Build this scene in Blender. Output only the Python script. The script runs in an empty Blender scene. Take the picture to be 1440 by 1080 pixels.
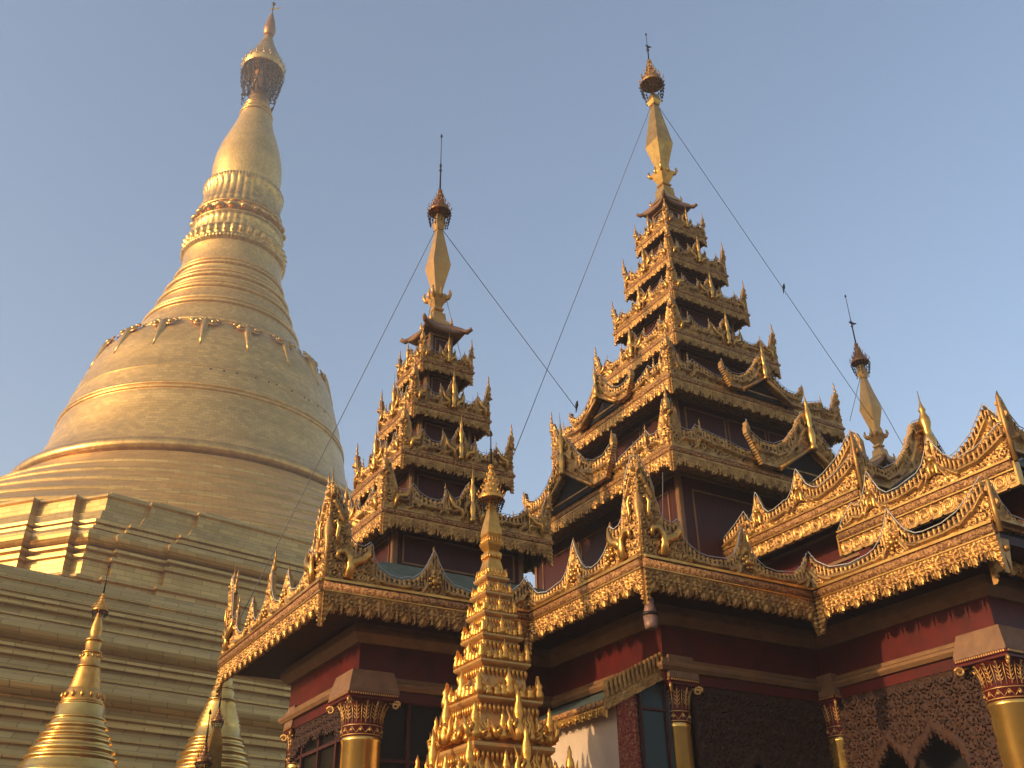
import bpy, math, random
import numpy as np
from mathutils import Vector, Matrix
PI = math.pi
random.seed(7); rng = np.random.default_rng(11)
sc = bpy.context.scene
C = sc.collection
# ------------------------------------------------------------------ camera
F, PIT, ROL, AZI = 1392.7, math.radians(29.794), math.radians(-.983), math.radians(31.073)
cp, sp, cr, sr, ca, sa = math.cos(PIT), math.sin(PIT), math.cos(ROL), math.sin(ROL), math.cos(AZI), math.sin(AZI)
Rp = np.array([[1, 0, 0], [0, -sp, cp], [0, -cp, -sp]])
M = np.array([[cr, sr, 0], [-sr, cr, 0], [0, 0, 1]]) @ Rp @ np.array([[ca, -sa, 0], [sa, ca, 0], [0, 0, 1]])
cam = bpy.data.cameras.new('camera'); co = bpy.data.objects.new('camera', cam); C.objects.link(co)
co.matrix_world = Matrix([[M[0][0], M[1][0], M[2][0], 0], [M[0][1], M[1][1], M[2][1], 0], [M[0][2], M[1][2], M[2][2], 1.6], [0, 0, 0, 1]])
cam.sensor_width = 36; cam.lens = 36 * F / 1440; cam.clip_start = .1; cam.clip_end = 3000
sc.camera = co
# ------------------------------------------------------------------ world, sun, exposure
SUN_EL, SUN_AZ = math.radians(13.5), math.radians(180 - 2)     # direction TOWARDS the sun, angle from +X
w = bpy.data.worlds.new('World'); sc.world = w; w.use_nodes = True
nt = w.node_tree; bg = nt.nodes['Background']
sky = nt.nodes.new('ShaderNodeTexSky'); sky.sky_type = 'NISHITA'; sky.sun_disc = False
sky.sun_elevation = SUN_EL; sky.sun_rotation = PI / 2 - SUN_AZ
sky.air_density = 1.0; sky.dust_density = 2.6; sky.ozone_density = 1.3; sky.altitude = 30
nt.links.new(sky.outputs[0], bg.inputs[0]); bg.inputs[1].default_value = .15
sun = bpy.data.lights.new('sun', 'SUN'); sun.energy = 3.2; sun.angle = math.radians(.55); sun.color = (1, .67, .36)
so = bpy.data.objects.new('sun', sun); C.objects.link(so)
sd = Vector((math.cos(SUN_EL) * math.cos(SUN_AZ), math.cos(SUN_EL) * math.sin(SUN_AZ), math.sin(SUN_EL)))
so.rotation_euler = sd.to_track_quat('Z', 'Y').to_euler()
sc.view_settings.view_transform = 'Standard'; sc.view_settings.look = 'None'
sc.view_settings.exposure = 0.96; sc.view_settings.gamma = 1
sc.render.engine = 'CYCLES'

# ------------------------------------------------------------------ materials
def mat(name, col, rough=.5, metal=0, col2=None, nscale=4, bump=0, bscale=40, bdist=.01, contrast=(.35, .65), rvar=0, spec=.25):
    m = bpy.data.materials.new(name); m.use_nodes = True
    n, l = m.node_tree.nodes, m.node_tree.links
    b = n['Principled BSDF']; b.inputs['Base Color'].default_value = (*col, 1)
    b.inputs['Roughness'].default_value = rough; b.inputs['Metallic'].default_value = metal
    b.inputs['Specular IOR Level'].default_value = spec
    tc = n.new('ShaderNodeTexCoord')
    if col2:
        t = n.new('ShaderNodeTexNoise'); t.inputs['Scale'].default_value = nscale; t.inputs['Detail'].default_value = 9
        t.inputs['Roughness'].default_value = .65
        l.new(tc.outputs['Object'], t.inputs['Vector'])
        r = n.new('ShaderNodeValToRGB'); r.color_ramp.elements[0].position = contrast[0]; r.color_ramp.elements[1].position = contrast[1]
        r.color_ramp.elements[0].color = (*col, 1); r.color_ramp.elements[1].color = (*col2, 1)
        l.new(t.outputs['Fac'], r.inputs[0]); l.new(r.outputs[0], b.inputs['Base Color'])
        if rvar:
            mr = n.new('ShaderNodeMapRange'); mr.inputs[3].default_value = rough - rvar; mr.inputs[4].default_value = rough + rvar
            l.new(t.outputs['Fac'], mr.inputs[0]); l.new(mr.outputs[0], b.inputs['Roughness'])
    if bump:
        t2 = n.new('ShaderNodeTexNoise'); t2.inputs['Scale'].default_value = bscale; t2.inputs['Detail'].default_value = 6
        l.new(tc.outputs['Object'], t2.inputs['Vector'])
        bp = n.new('ShaderNodeBump'); bp.inputs['Strength'].default_value = bump; bp.inputs['Distance'].default_value = bdist
        l.new(t2.outputs['Fac'], bp.inputs['Height']); l.new(bp.outputs[0], b.inputs['Normal'])
    return m
GOLD = mat('gold_leaf', (.54, .30, .088), .44, .65, (.24, .12, .04), 4.5, .35, 60, .006, rvar=.08)
GOLDF = mat('weathered_gold_leaf', (.62, .37, .095), .42, .6, (.42, .23, .055), 5, .4, 45, .012, rvar=.08)
GOLDS = mat('smooth_gold_leaf', (.70, .40, .095), .30, .8, (.42, .215, .055), 4, .22, 9, .012, rvar=.10)
GPALE = mat('pale_gold_paint', (.60, .34, .11), .42, .5, (.48, .26, .08), 3, .12, 30, .006)
GPAG = mat('bright_gold_paint', (.78, .40, .085), .34, .8, (.55, .26, .05), 9, .2, 50, .006, rvar=.08)
RAIL = mat('carved_rail_gilding', (.56, .29, .10), .5, .4, (.17, .07, .03), 26, .9, 60, .02, (.42, .58))
RED = mat('red_lacquer', (.11, .010, .007), .42, 0, (.055, .008, .006), 2.2, .15, 30, .004)
REDD = mat('dark_red_timber', (.06, .012, .010), .5, 0, (.045, .011, .009), 6, .2, 30, .006)
TRIM = mat('ochre_moulding_paint', (.24, .125, .055), .5, .1, (.17, .09, .04), 4, .1, 30, .004)
STONE = mat('beige_abacus_paint', (.25, .135, .070), .6, 0, (.17, .09, .05), 5, .15, 30, .004)
CREAM = mat('cream_plaster', (.60, .48, .36), .7, 0, (.52, .40, .29), 3, .1, 20, .004)
TILE = mat('green_slate_roof', (.055, .085, .075), .55, 0, (.10, .12, .105), 8, .4, 30, .01)
DARK = mat('painted_interior_shade', (.012, .008, .007), .8)  # near-black colour stands in for shade inside gables and hall
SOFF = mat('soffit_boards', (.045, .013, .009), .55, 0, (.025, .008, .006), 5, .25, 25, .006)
for m_ in (REDD,):
    n, l = m_.node_tree.nodes, m_.node_tree.links; tc = n.new('ShaderNodeTexCoord'); sx = n.new('ShaderNodeSeparateXYZ'); l.new(tc.outputs['Object'], sx.inputs[0])
    ad = n.new('ShaderNodeMath'); ad.operation = 'ADD'; l.new(sx.outputs[0], ad.inputs[0]); l.new(sx.outputs[1], ad.inputs[1])
    fr = n.new('ShaderNodeMath'); fr.operation = 'PINGPONG'; fr.inputs[1].default_value = .055; l.new(ad.outputs[0], fr.inputs[0])
    gt = n.new('ShaderNodeMapRange'); gt.inputs[1].default_value = 0; gt.inputs[2].default_value = .007; l.new(fr.outputs[0], gt.inputs[0])
    bp = n.new('ShaderNodeBump'); bp.inputs['Strength'].default_value = .45; bp.inputs['Distance'].default_value = .005; l.new(gt.outputs[0], bp.inputs['Height'])
    old = [q for q in n if q.bl_idname == 'ShaderNodeBump' and q != bp][0]; l.new(old.outputs[0], bp.inputs['Normal']); l.new(bp.outputs[0], n['Principled BSDF'].inputs['Normal'])
GLASS = mat('dark_window_glass', (.012, .010, .008), .3, spec=.1)
GLASST = mat('teal_mirror_glass', (.012, .026, .028), .15, .1)
COLG = mat('burnished_column_gold', (.86, .54, .14), .24, .85, (.60, .33, .075), 2.2, .22, 5, .01, rvar=.08)
FRET = mat('dark_fretwork', (.052, .019, .008), .65, 0, (.024, .009, .005), 14, .3, 60, .006)
IRON = mat('dark_iron', (.035, .025, .02), .5, .6)
BRONZE = mat('ruddy_bronze', (.42, .20, .07), .42, .8, (.20, .085, .035), 25, .3, 70, .01)
WIRE = mat('grey_wire', (.13, .13, .13), .5, .2)
TUBE = mat('grey_light_tube', (.42, .40, .37), .4)
BIRD = mat('black_feathers', (.012, .012, .014), .6)
LAMPM = mat('lamp_housing', (.26, .15, .11), .45, .2, (.17, .09, .06), 12)
PAVE = mat('darkened_paving', (.12, .10, .085), .6, 0, (.085, .07, .06), .6, .1, 8, .004)  # colour darkened to weaken bounce light, as if the plaza lay in shade

def plates(name, c1, c2, rough, metal, bw, bh, tint=(.30, .17, .06), tn=.22):
    m = mat(name, c1, rough, metal); n, l = m.node_tree.nodes, m.node_tree.links; b = n['Principled BSDF']
    uv = n.new('ShaderNodeUVMap'); br = n.new('ShaderNodeTexBrick'); l.new(uv.outputs[0], br.inputs['Vector'])
    br.inputs['Scale'].default_value = 1; br.inputs['Brick Width'].default_value = bw; br.inputs['Row Height'].default_value = bh
    br.inputs['Mortar Size'].default_value = .013; br.inputs['Mortar Smooth'].default_value = .3; br.inputs['Bias'].default_value = 0
    br.inputs['Color1'].default_value = (*c1, 1); br.inputs['Color2'].default_value = (*c2, 1); br.inputs['Mortar'].default_value = (*[x * .6 for x in c2], 1)
    ns = n.new('ShaderNodeTexNoise'); ns.inputs['Detail'].default_value = 8; ns.inputs['Roughness'].default_value = .6
    mp = n.new('ShaderNodeMapping'); mp.inputs['Scale'].default_value = (.10, .55, 1); l.new(uv.outputs[0], mp.inputs[0]); l.new(mp.outputs[0], ns.inputs['Vector'])
    ns.inputs['Scale'].default_value = 1
    mr = n.new('ShaderNodeMapRange'); mr.inputs[1].default_value = .42; mr.inputs[2].default_value = .8; mr.inputs[4].default_value = tn * 3
    l.new(ns.outputs['Fac'], mr.inputs[0])
    mx = n.new('ShaderNodeMixRGB'); mx.inputs[2].default_value = (*tint, 1); l.new(mr.outputs[0], mx.inputs[0]); l.new(br.outputs['Color'], mx.inputs[1])
    st_ = n.new('ShaderNodeTexNoise'); st_.inputs['Scale'].default_value = 1; st_.inputs['Detail'].default_value = 7; st_.inputs['Roughness'].default_value = .7
    mp2 = n.new('ShaderNodeMapping'); mp2.inputs['Scale'].default_value = (1.1, .16, 1); l.new(uv.outputs[0], mp2.inputs[0]); l.new(mp2.outputs[0], st_.inputs['Vector'])
    mr2 = n.new('ShaderNodeMapRange'); mr2.inputs[1].default_value = .54; mr2.inputs[2].default_value = .78; mr2.inputs[4].default_value = .40; l.new(st_.outputs['Fac'], mr2.inputs[0])
    mx2 = n.new('ShaderNodeMixRGB'); mx2.inputs[2].default_value = (.26, .155, .065, 1); l.new(mr2.outputs[0], mx2.inputs[0]); l.new(mx.outputs[0], mx2.inputs[1])
    l.new(mx2.outputs[0], b.inputs['Base Color'])
    n2 = n.new('ShaderNodeTexNoise'); n2.inputs['Scale'].default_value = 1.3; n2.inputs['Detail'].default_value = 4; l.new(uv.outputs[0], n2.inputs['Vector'])
    ad = n.new('ShaderNodeMath'); ad.operation = 'MULTIPLY_ADD'; ad.inputs[1].default_value = -.5
    l.new(br.outputs['Fac'], ad.inputs[0]); l.new(n2.outputs['Fac'], ad.inputs[2])
    bp = n.new('ShaderNodeBump'); bp.inputs['Strength'].default_value = .35; bp.inputs['Distance'].default_value = .06
    l.new(ad.outputs[0], bp.inputs['Height']); l.new(bp.outputs[0], b.inputs['Normal'])
    # each plate catches the light at its own roughness
    rr = n.new('ShaderNodeMapRange'); rr.inputs[3].default_value = rough - .08; rr.inputs[4].default_value = rough + .12
    l.new(br.outputs['Color'], rr.inputs[0]); l.new(rr.outputs[0], b.inputs['Roughness'])
    return m
PLATE = plates('gilded_plates', (.80, .50, .155), (.60, .355, .105), .37, .70, .60, .27, tint=(.34, .19, .05))
PLATET = plates('gilded_terrace_plates', (.70, .455, .15), (.50, .31, .095), .44, .6, .8, .26, tint=(.34, .20, .05))
RING = mat('polished_gold_moulding', (.72, .42, .12), .30, .85, (.42, .22, .07), 1.2, .3, 2.5, .05, rvar=.08)

# ------------------------------------------------------------------ object helpers
def tag(o, label=None, cat=None, group=None, kind=None):
    if label: o['label'] = label
    if cat: o['category'] = cat
    if group: o['group'] = group
    if kind: o['kind'] = kind
    return o
LOC = {}
def thing(name, label, cat, loc, group=None):
    o = bpy.data.objects.new(name, None); C.objects.link(o); o.location = loc; o.empty_display_size = .2
    LOC[o.name] = Vector(loc); return tag(o, label, cat, group)
def put(name, me, m, parent=None, loc=(0, 0, 0), rz=0, label=None):
    o = bpy.data.objects.new(name, me); C.objects.link(o)
    if m and me and not me.materials: me.materials.append(m)
    base = LOC[parent.name] if parent else Vector((0, 0, 0))
    o.parent = parent; o.location = Vector(loc) - base; o.rotation_euler = (0, 0, rz)
    LOC[o.name] = Vector(loc)
    if label: o['label'] = label
    return o
# NB a rotated parent would rotate its children: parents are always unrotated, only leaves turn
def kids(o, m=[None]):
    m[0] = m[0] or {}
    return [c for c in bpy.data.objects if c.parent == o]
def copy_tree(o, parent=None, index=None):
    if index is None:
        index = {}
        for c in bpy.data.objects:
            if c.parent: index.setdefault(c.parent.name, []).append(c)
    c = o.copy(); C.objects.link(c); c.parent = parent
    for ch in index.get(o.name, []): copy_tree(ch, c, index)
    return c

def mesh_np(name, V, Fq, smooth=None, uv=None):
    me = bpy.data.meshes.new(name)
    V = np.asarray(V, np.float32); Fq = np.asarray(Fq, np.int32)
    me.vertices.add(len(V)); me.vertices.foreach_set('co', V.ravel())
    me.loops.add(Fq.size); me.loops.foreach_set('vertex_index', Fq.ravel())
    me.polygons.add(len(Fq)); k = Fq.shape[1]
    me.polygons.foreach_set('loop_start', np.arange(len(Fq), dtype=np.int32) * k)
    if smooth is not None: me.polygons.foreach_set('use_smooth', np.asarray(smooth, bool))
    if uv is not None:
        u = me.uv_layers.new(name='UVMap'); u.data.foreach_set('uv', np.asarray(uv, np.float32)[Fq.ravel()].ravel())
    me.update(calc_edges=True); me.validate()
    return me

class MB:
    def __init__(s): s.v, s.f, s.s = [], [], []
    def add(s, vs, fs, smooth=False):
        b = len(s.v); s.v += [tuple(p) for p in vs]; s.f += [[b + i for i in f] for f in fs]; s.s += [smooth] * len(fs)
    def box(s, x0, x1, y0, y1, z0, z1):
        s.add([(x0, y0, z0), (x1, y0, z0), (x1, y1, z0), (x0, y1, z0), (x0, y0, z1), (x1, y0, z1), (x1, y1, z1), (x0, y1, z1)],
              [(0, 3, 2, 1), (4, 5, 6, 7), (0, 1, 5, 4), (1, 2, 6, 5), (2, 3, 7, 6), (3, 0, 4, 7)])
    def loft(s, rings, smooth=False, cap=True):
        n = len(rings[0]); vs = [p for r in rings for p in r]; fs = []
        for i in range(len(rings) - 1):
            for j in range(n): fs.append((i * n + j, i * n + (j + 1) % n, (i + 1) * n + (j + 1) % n, (i + 1) * n + j))
        s.add(vs, fs, smooth)
        if cap:
            b = len(s.v) - len(vs)
            s.f += [[b + i for i in range(n)][::-1], [b + (len(rings) - 1) * n + i for i in range(n)]]; s.s += [False, False]
    def rect(s, prof, cx=0, cy=0, wy=None):           # square stack: list of (halfwidth, z)
        s.loft([[(cx - a, cy - (b if b else a), z), (cx + a, cy - (b if b else a), z), (cx + a, cy + (b if b else a), z), (cx - a, cy + (b if b else a), z)] for a, z, b in [(p + (None,))[:3] for p in prof]])
    def lathe(s, prof, cx=0, cy=0, n=24, smooth=True, rot=0):
        s.loft([[(cx + max(r, 1e-4) * math.cos(2 * PI * j / n + rot), cy + max(r, 1e-4) * math.sin(2 * PI * j / n + rot), z) for j in range(n)] for r, z in prof], smooth)
    def tube(s, pts, rad, n=6, flat=None):
        pts = [Vector(p) for p in pts]; rad = rad if isinstance(rad, (list, tuple)) else [rad] * len(pts); rings = []
        for i, p in enumerate(pts):
            t = (pts[min(i + 1, len(pts) - 1)] - pts[max(i - 1, 0)]).normalized()
            a = t.cross(Vector((0, 1, 0)) if abs(t.y) < .9 else Vector((1, 0, 0))).normalized(); b = t.cross(a)
            rings.append([tuple(p + rad[i] * (math.cos(2 * PI * j / n) * a + math.sin(2 * PI * j / n) * b * (flat or 1))) for j in range(n)])
        s.loft(rings, True)
    def ball(s, c, r, n=8, sz=1):
        s.lathe([(r * math.sin(PI * k / n), c[2] - sz * r * math.cos(PI * k / n)) for k in range(n + 1)], c[0], c[1], n + 2)
    def split(s):
        par = list(range(len(s.v)))
        def find(a):
            while par[a] != a: par[a] = par[par[a]]; a = par[a]
            return a
        for f in s.f:
            for i in f[1:]: par[find(i)] = find(f[0])
        g = {}
        for f, q in zip(s.f, s.s): g.setdefault(find(f[0]), []).append((f, q))
        out = []
        for fl in g.values():
            m_ = MB(); ids = sorted({i for f, q in fl for i in f}); ix = {a: k for k, a in enumerate(ids)}
            m_.v = [s.v[i] for i in ids]; m_.f = [[ix[i] for i in f] for f, q in fl]; m_.s = [q for f, q in fl]; out.append(m_)
        return out
    def build_each(s, name, m, parent=None, loc=(0, 0, 0), rz=0):
        return [q.build(name, m, parent, loc, rz) for q in s.split()]
    def build(s, name, m, parent=None, loc=(0, 0, 0), rz=0, label=None):
        return put(name, s.mesh(name), m, parent, loc, rz, label)
    def mesh(s, name):
        me = bpy.data.meshes.new(name); me.from_pydata(s.v, [], s.f); me.polygons.foreach_set('use_smooth', s.s); me.update(); return me

# ------------------------------------------------------------------ carved relief
def scroll(U, V, c):
    ch = c * .87; best = np.full(U.shape, 1e9); R = best.copy(); T = np.zeros(U.shape); D = np.ones(U.shape)
    for dj in (0, 1):
        j = np.floor(V / ch) + dj; off = (j % 2) * .5 * c
        for di in (0, 1):
            i = np.floor((U - off) / c) + di
            dx = U - off - i * c; dy = V - j * ch; d = dx * dx + dy * dy; k = d < best
            best = np.where(k, d, best); T = np.where(k, np.arctan2(dy, dx), T); D = np.where(k, ((i + j) % 2) * 2 - 1, D)
    R = np.sqrt(best) / c
    h = .5 + .5 * np.cos(T * D + 2 * PI * R / .27)
    h = h * np.clip(1.25 - 1.1 * R, 0, 1) + .45 * np.clip(R - .42, 0, 1) * 3 * (.5 + .5 * np.cos(7 * T))
    h = np.where(R < .09, 1.15, h)
    return h, R
def carve(u0, u1, v0, v1, res, fn, th=.05, amp=.035):
    nu, nv = max(2, int(round((u1 - u0) / res))), max(2, int(round((v1 - v0) / res)))
    u = np.linspace(u0, u1, nu + 1); v = np.linspace(v0, v1, nv + 1)
    U, V = np.meshgrid(u, v, indexing='ij'); _, H = fn(U, V)
    Uc, Vc = np.meshgrid((u[1:] + u[:-1]) / 2, (v[1:] + v[:-1]) / 2, indexing='ij'); K, _ = fn(Uc, Vc)
    idx = np.arange((nu + 1) * (nv + 1)).reshape(nu + 1, nv + 1)
    a, b, c_, d = idx[:-1, :-1][K], idx[1:, :-1][K], idx[1:, 1:][K], idx[:-1, 1:][K]
    N = (nu + 1) * (nv + 1)
    front = np.stack([a, b, c_, d], 1)
    P = np.pad(K, 1)
    walls = []
    def wall(mask, p, q): walls.append(np.stack([p[mask], q[mask], q[mask] + N, p[mask] + N], 1))
    wall(K & ~P[1:-1, :-2], idx[1:, :-1], idx[:-1, :-1]); wall(K & ~P[1:-1, 2:], idx[:-1, 1:], idx[1:, 1:])
    wall(K & ~P[:-2, 1:-1], idx[:-1, :-1], idx[:-1, 1:]); wall(K & ~P[2:, 1:-1], idx[1:, 1:], idx[1:, :-1])
    W = np.concatenate(walls) if walls else np.zeros((0, 4), int)
    fv = np.stack([U.ravel(), -(H * amp).ravel(), V.ravel()], 1); bv = np.stack([U.ravel(), np.full(U.size, th), V.ravel()], 1)
    # walls get their own vertices so the relief keeps clean normals
    Vv = np.concatenate([fv, bv, fv, bv]); Fq = np.concatenate([front, front[:, ::-1] + N, W + 2 * N])
    sm = np.zeros(len(Fq), bool); sm[:len(front)] = True
    used = np.unique(Fq); rem = np.zeros(len(Vv), int); rem[used] = np.arange(len(used))
    return mesh_np('carving', Vv[used], rem[Fq], sm)

def fringe_fn(L, depth, per, u0=0, ends=1.0):
    n = max(1, round(L / per))
    def fn(U, V):
        q = (U - u0) / L; t = (q * n) % 1.0; c = np.abs(t - .5); p = L / n
        lobe = np.sqrt(np.clip(1 - (c / .40) ** 2, 0, 1)); tip = np.clip(1 - (.5 - c) / .11, 0, 1)
        bot = -depth * np.maximum(.46 + .46 * lobe + .07 * np.cos((t - .5) * PI * 14), .46 + .54 * tip)
        de = np.minimum(U - u0, L - (U - u0))                       # the band ends in a long point at the corners
        bot = np.minimum(bot, -depth * ends * (1.62 - 1.15 * de / (.62 * p)))
        keep = V > bot
        cu, cv = (t - .5) * p, V + depth * .40
        r = np.hypot(cu, cv) / (p * .42); th = np.arctan2(cv, cu)
        fan = .5 + .5 * np.cos(8 * th)
        h = np.where(r > .62, .15 + .85 * fan * np.clip(1.7 - r, 0, 1), .1)
        h = np.where((r > .36) & (r <= .62), .9 * (1 - ((r - .49) / .13) ** 2) + .15, h); h = np.where(r < .26, 1.2 - 9 * r * r, h)
        tp = np.clip(1 - (.5 - c) / .12, 0, 1); h = np.maximum(h, np.where(tp > .05, .15 + .75 * np.sqrt(tp) + .2 * np.cos(V * 2 * PI / .045), 0))
        h = np.where(de < .3 * p, .5 + .5 * np.cos(de * 2 * PI / .05) * .5 + .3 * np.cos(V * 2 * PI / .07), h)
        h = np.where(V > -depth * .12, .7, h)
        return keep, h
    return fn
def board_fn(L, depth):                                # straight lower board carved with running C-scrolls
    def fn(U, V):
        keep = V > -depth + .012 * np.cos(U * 2 * PI / .21)
        p = .21; i_ = np.floor(U / p); cu = (U / p - i_ - .5) * p; sg = np.where(i_ % 2 == 0, 1, -1); cv = (V + depth * .5) * sg
        r = np.hypot(cu, cv) / (p * .5); th = np.arctan2(cv, cu)
        h = .5 + .5 * np.cos(th + 2 * PI * r / .62); h = h * np.clip(1.5 - r, 0, 1) ** .5 + .3 * np.clip(r - .7, 0, 1) * (1 + np.cos(9 * th))
        h = np.where(r < .16, 1.2, h); h = np.where((V > -.03) | (V < -depth + .035), .75, h)
        return keep, h
    return fn
def crest_fn(pts, tz=.13, pit=.085, cell=.15, holes=.16, base=.12, low=None, roll=True):
    xs, ys = np.array([p[0] for p in pts]), np.array([p[1] for p in pts])
    g = np.linspace(xs[0], xs[-1], 1500); tg = np.interp(g, xs, ys); dt = np.gradient(tg, g)
    sl = np.sqrt(1 + np.clip(dt, -6, 6) ** 2); s = np.concatenate([[0], np.cumsum(sl[:-1] * np.diff(g))])
    s = s * round(s[-1] / pit) / s[-1]
    def fn(U, V):
        T = np.interp(U, xs, ys); k = np.interp(U, g, 1 / np.minimum(sl, 1.9)); S = np.interp(U, g, s)
        B = low(U) if low is not None else np.full(U.shape, base)
        d = (T - V) * k; steep = np.interp(U, g, sl) > 2.3
        z = np.minimum(tz, .42 * (T - B))
        f = np.abs((S % 1) - .5) * 2; q = np.clip(d / np.maximum(z, 1e-4), 0, 1)
        wt = np.where(q < .28, .15 + 2.6 * q, np.where(q < .5, .88 - 2.2 * (q - .28), .40 + 1.1 * (q - .5)))
        teeth = (d < z) & ~steep
        keep = (V < T) & (V > B) & ~(teeth & (f > wt))
        sc_, r = scroll(U, V, cell)
        h = .15 + .85 * sc_
        # floral heart of every rising spike
        hole = (sc_ < holes) & (r > .15) & (d > z + .05) & (V > B + .07)
        keep &= ~hole
        h = np.where(teeth, .25 + .75 * np.sqrt(np.clip(1 - (f / np.maximum(wt, .05)) ** 2, 0, 1)), h)
        if roll:
            rr = (d - z) / .055; rl = (rr > 0) & (rr < 1) & ~steep
            h = np.where(rl, .7 + 1.1 * np.sqrt(np.clip(1 - (2 * rr - 1) ** 2, 0, 1)), h)
            r2 = (d - z - .06) / .03; h = np.where((r2 > 0) & (r2 < 1) & ~steep, .35 + .25 * np.cos(U * 2 * PI / .03), h)
        h = np.where(steep & (d < .05), .8, h)
        h = np.where(V < B + .05, .7, h)
        return keep, h
    return fn
def interp_outline(pts):
    # rounds a control outline a little (keeps spikes): piecewise linear resample is enough at this size
    return pts
def mir(pts, L): return [(L - x, y) for x, y in pts[::-1]]
def cable_mesh(pts, off=.02, r=.007):
    b = MB(); q = [(x, -.01, y + off) for x, y in pts]; b.tube(q, r, 5); return b.mesh('light_cable')

# flame finial that stands on roof corners
def finial_mesh(h=.5):
    b = MB(); k = h / .5
    b.lathe([(r * k, z * k) for r, z in [(.0, -.06), (.055, -.05), (.06, 0), (.03, .03), (.05, .07), (.062, .11), (.05, .16), (.022, .20), (.034, .23), (.03, .26), (.012, .30)]], n=10)
    b.tube([(0, 0, .29 * k), (.012 * k, 0, .34 * k), (-.006 * k, 0, .40 * k), (.02 * k, 0, .5 * k)], [.012 * k, .024 * k, .016 * k, .002], 6)
    return b.mesh('finial')
FIN = finial_mesh(.5); FIN.materials.append(GOLD)
def baluster_mesh():
    b = MB(); b.lathe([(.0, 0), (.07, 0), (.075, .05), (.05, .08), (.065, .14), (.075, .22), (.06, .30), (.035, .34), (.05, .37), (.045, .42), (.065, .50), (.06, .58), (.03, .66), (.042, .70), (.022, .76), (.008, .84), (.003, 1.0)], n=12)
    return b.mesh('finial')
BAL = baluster_mesh(); BAL.materials.append(GOLDS)
DIRS = [(0, -1, 0.0), (-1, 0, -PI / 2), (0, 1, PI), (1, 0, PI / 2)]      # face normal, z rotation of a board whose front is -Y

# ------------------------------------------------------------------ ground
g = MB(); g.add([(-1500, -1500, 0), (1500, -1500, 0), (1500, 1500, 0), (-1500, 1500, 0)], [(0, 1, 2, 3)])
tag(g.build('ground', PAVE), kind='structure')
n, l = PAVE.node_tree.nodes, PAVE.node_tree.links
# ------------------------------------------------------------------ tower parts
def umbrella(parent, cx, cy, zr, r, ztop, zrod, zbot, m=BRONZE, spikes=True, name='umbrella'):
    """openwork metal umbrella: stepped cone, crown of spikes, hanging bells, mast with vane and bud"""
    b = MB(); prof = [(r * .9, zr - .10 * r), (r, zr), (r * .93, zr + .10 * r)]
    hz = ztop - zr; k = 7
    for i in range(k):
        t = i / k; q = r * (.86 * (1 - t) ** 1.7 + .07)
        prof += [(q, zr + hz * (t * .92 + .05)), (q * .93 + .008, zr + hz * (t * .92 + .10))]
    prof.append((.012, ztop)); b.lathe(prof, n=24)
    if spikes:
        for i in range(5):
            t = i / 5; q = r * (.86 * (1 - t) ** 1.7 + .10)
            for j in range(12 - i):
                a = 2 * PI * j / (12 - i) + i; z = zr + hz * (t * .9 + .08)
                b.tube([(q * math.cos(a), q * math.sin(a), z), (q * 1.12 * math.cos(a), q * 1.12 * math.sin(a), z + .18 * r), (q * 1.10 * math.cos(a), q * 1.10 * math.sin(a), z + .42 * r)], [.045 * r, .05 * r, .008 * r], 5)
    u = b.build(name, m, parent, (cx, cy, 0))
    b = MB()
    for j in range(18):
        a = 2 * PI * j / 18; ca_, sa_ = math.cos(a), math.sin(a)
        n_ = 3 + j % 3; zz = zr - .05 * r
        for k_ in range(n_):
            q = r * (1.0 - .07 * k_); z1 = zz - (zr - zbot) / 5
            b.tube([(q * ca_, q * sa_, zz), (q * .97 * ca_, q * .97 * sa_, z1)], .025 * r, 4)
            b.ball((q * ca_ * 1.02, q * sa_ * 1.02, (zz + z1) / 2), .075 * r, 5); zz = z1
    for zz in (zr - .25 * (zr - zbot), zr - .6 * (zr - zbot)):
        q = r * (1 - .07 * 2); b.tube([(q * math.cos(t * PI / 12), q * math.sin(t * PI / 12), zz) for t in range(25)], .02 * r, 4)
    b.build('hanging_bells', IRON, u, (cx, cy, 0))
    b = MB(); L = zrod - ztop
    b.lathe([(.020, ztop - .05), (.018, ztop + L * .3), (.045 * r / .3, ztop + L * .33), (.012, ztop + L * .36), (.035 * r / .3, ztop + L * .42), (.010, ztop + L * .46), (.008, zrod - .07), (.030, zrod - .05), (.026, zrod - .02), (.002, zrod + .04)], n=8)
    b.build('mast', IRON, u, (cx, cy, 0))
    return u
def vane(parent, cx, cy, z, s, ang, m=IRON):
    b = MB(); pts = [(-.35, -.12), (-.42, .12), (-.25, .08), (-.1, .12), (.15, .16), (.6, .2), (1.0, .28), (.72, .02), (.42, -.14), (.1, -.12), (-.15, -.1)]
    f = [(x * s, -.012, y * s) for x, y in pts]; bk = [(x * s, .012, y * s) for x, y in pts]
    n_ = len(pts); b.add(f + bk, [list(range(n_)), list(range(2 * n_ - 1, n_ - 1, -1))] + [(i, i + n_, (i + 1) % n_ + n_, (i + 1) % n_) for i in range(n_)])
    return b.build('wind_vane', m, parent, (cx, cy, z), ang)

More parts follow.
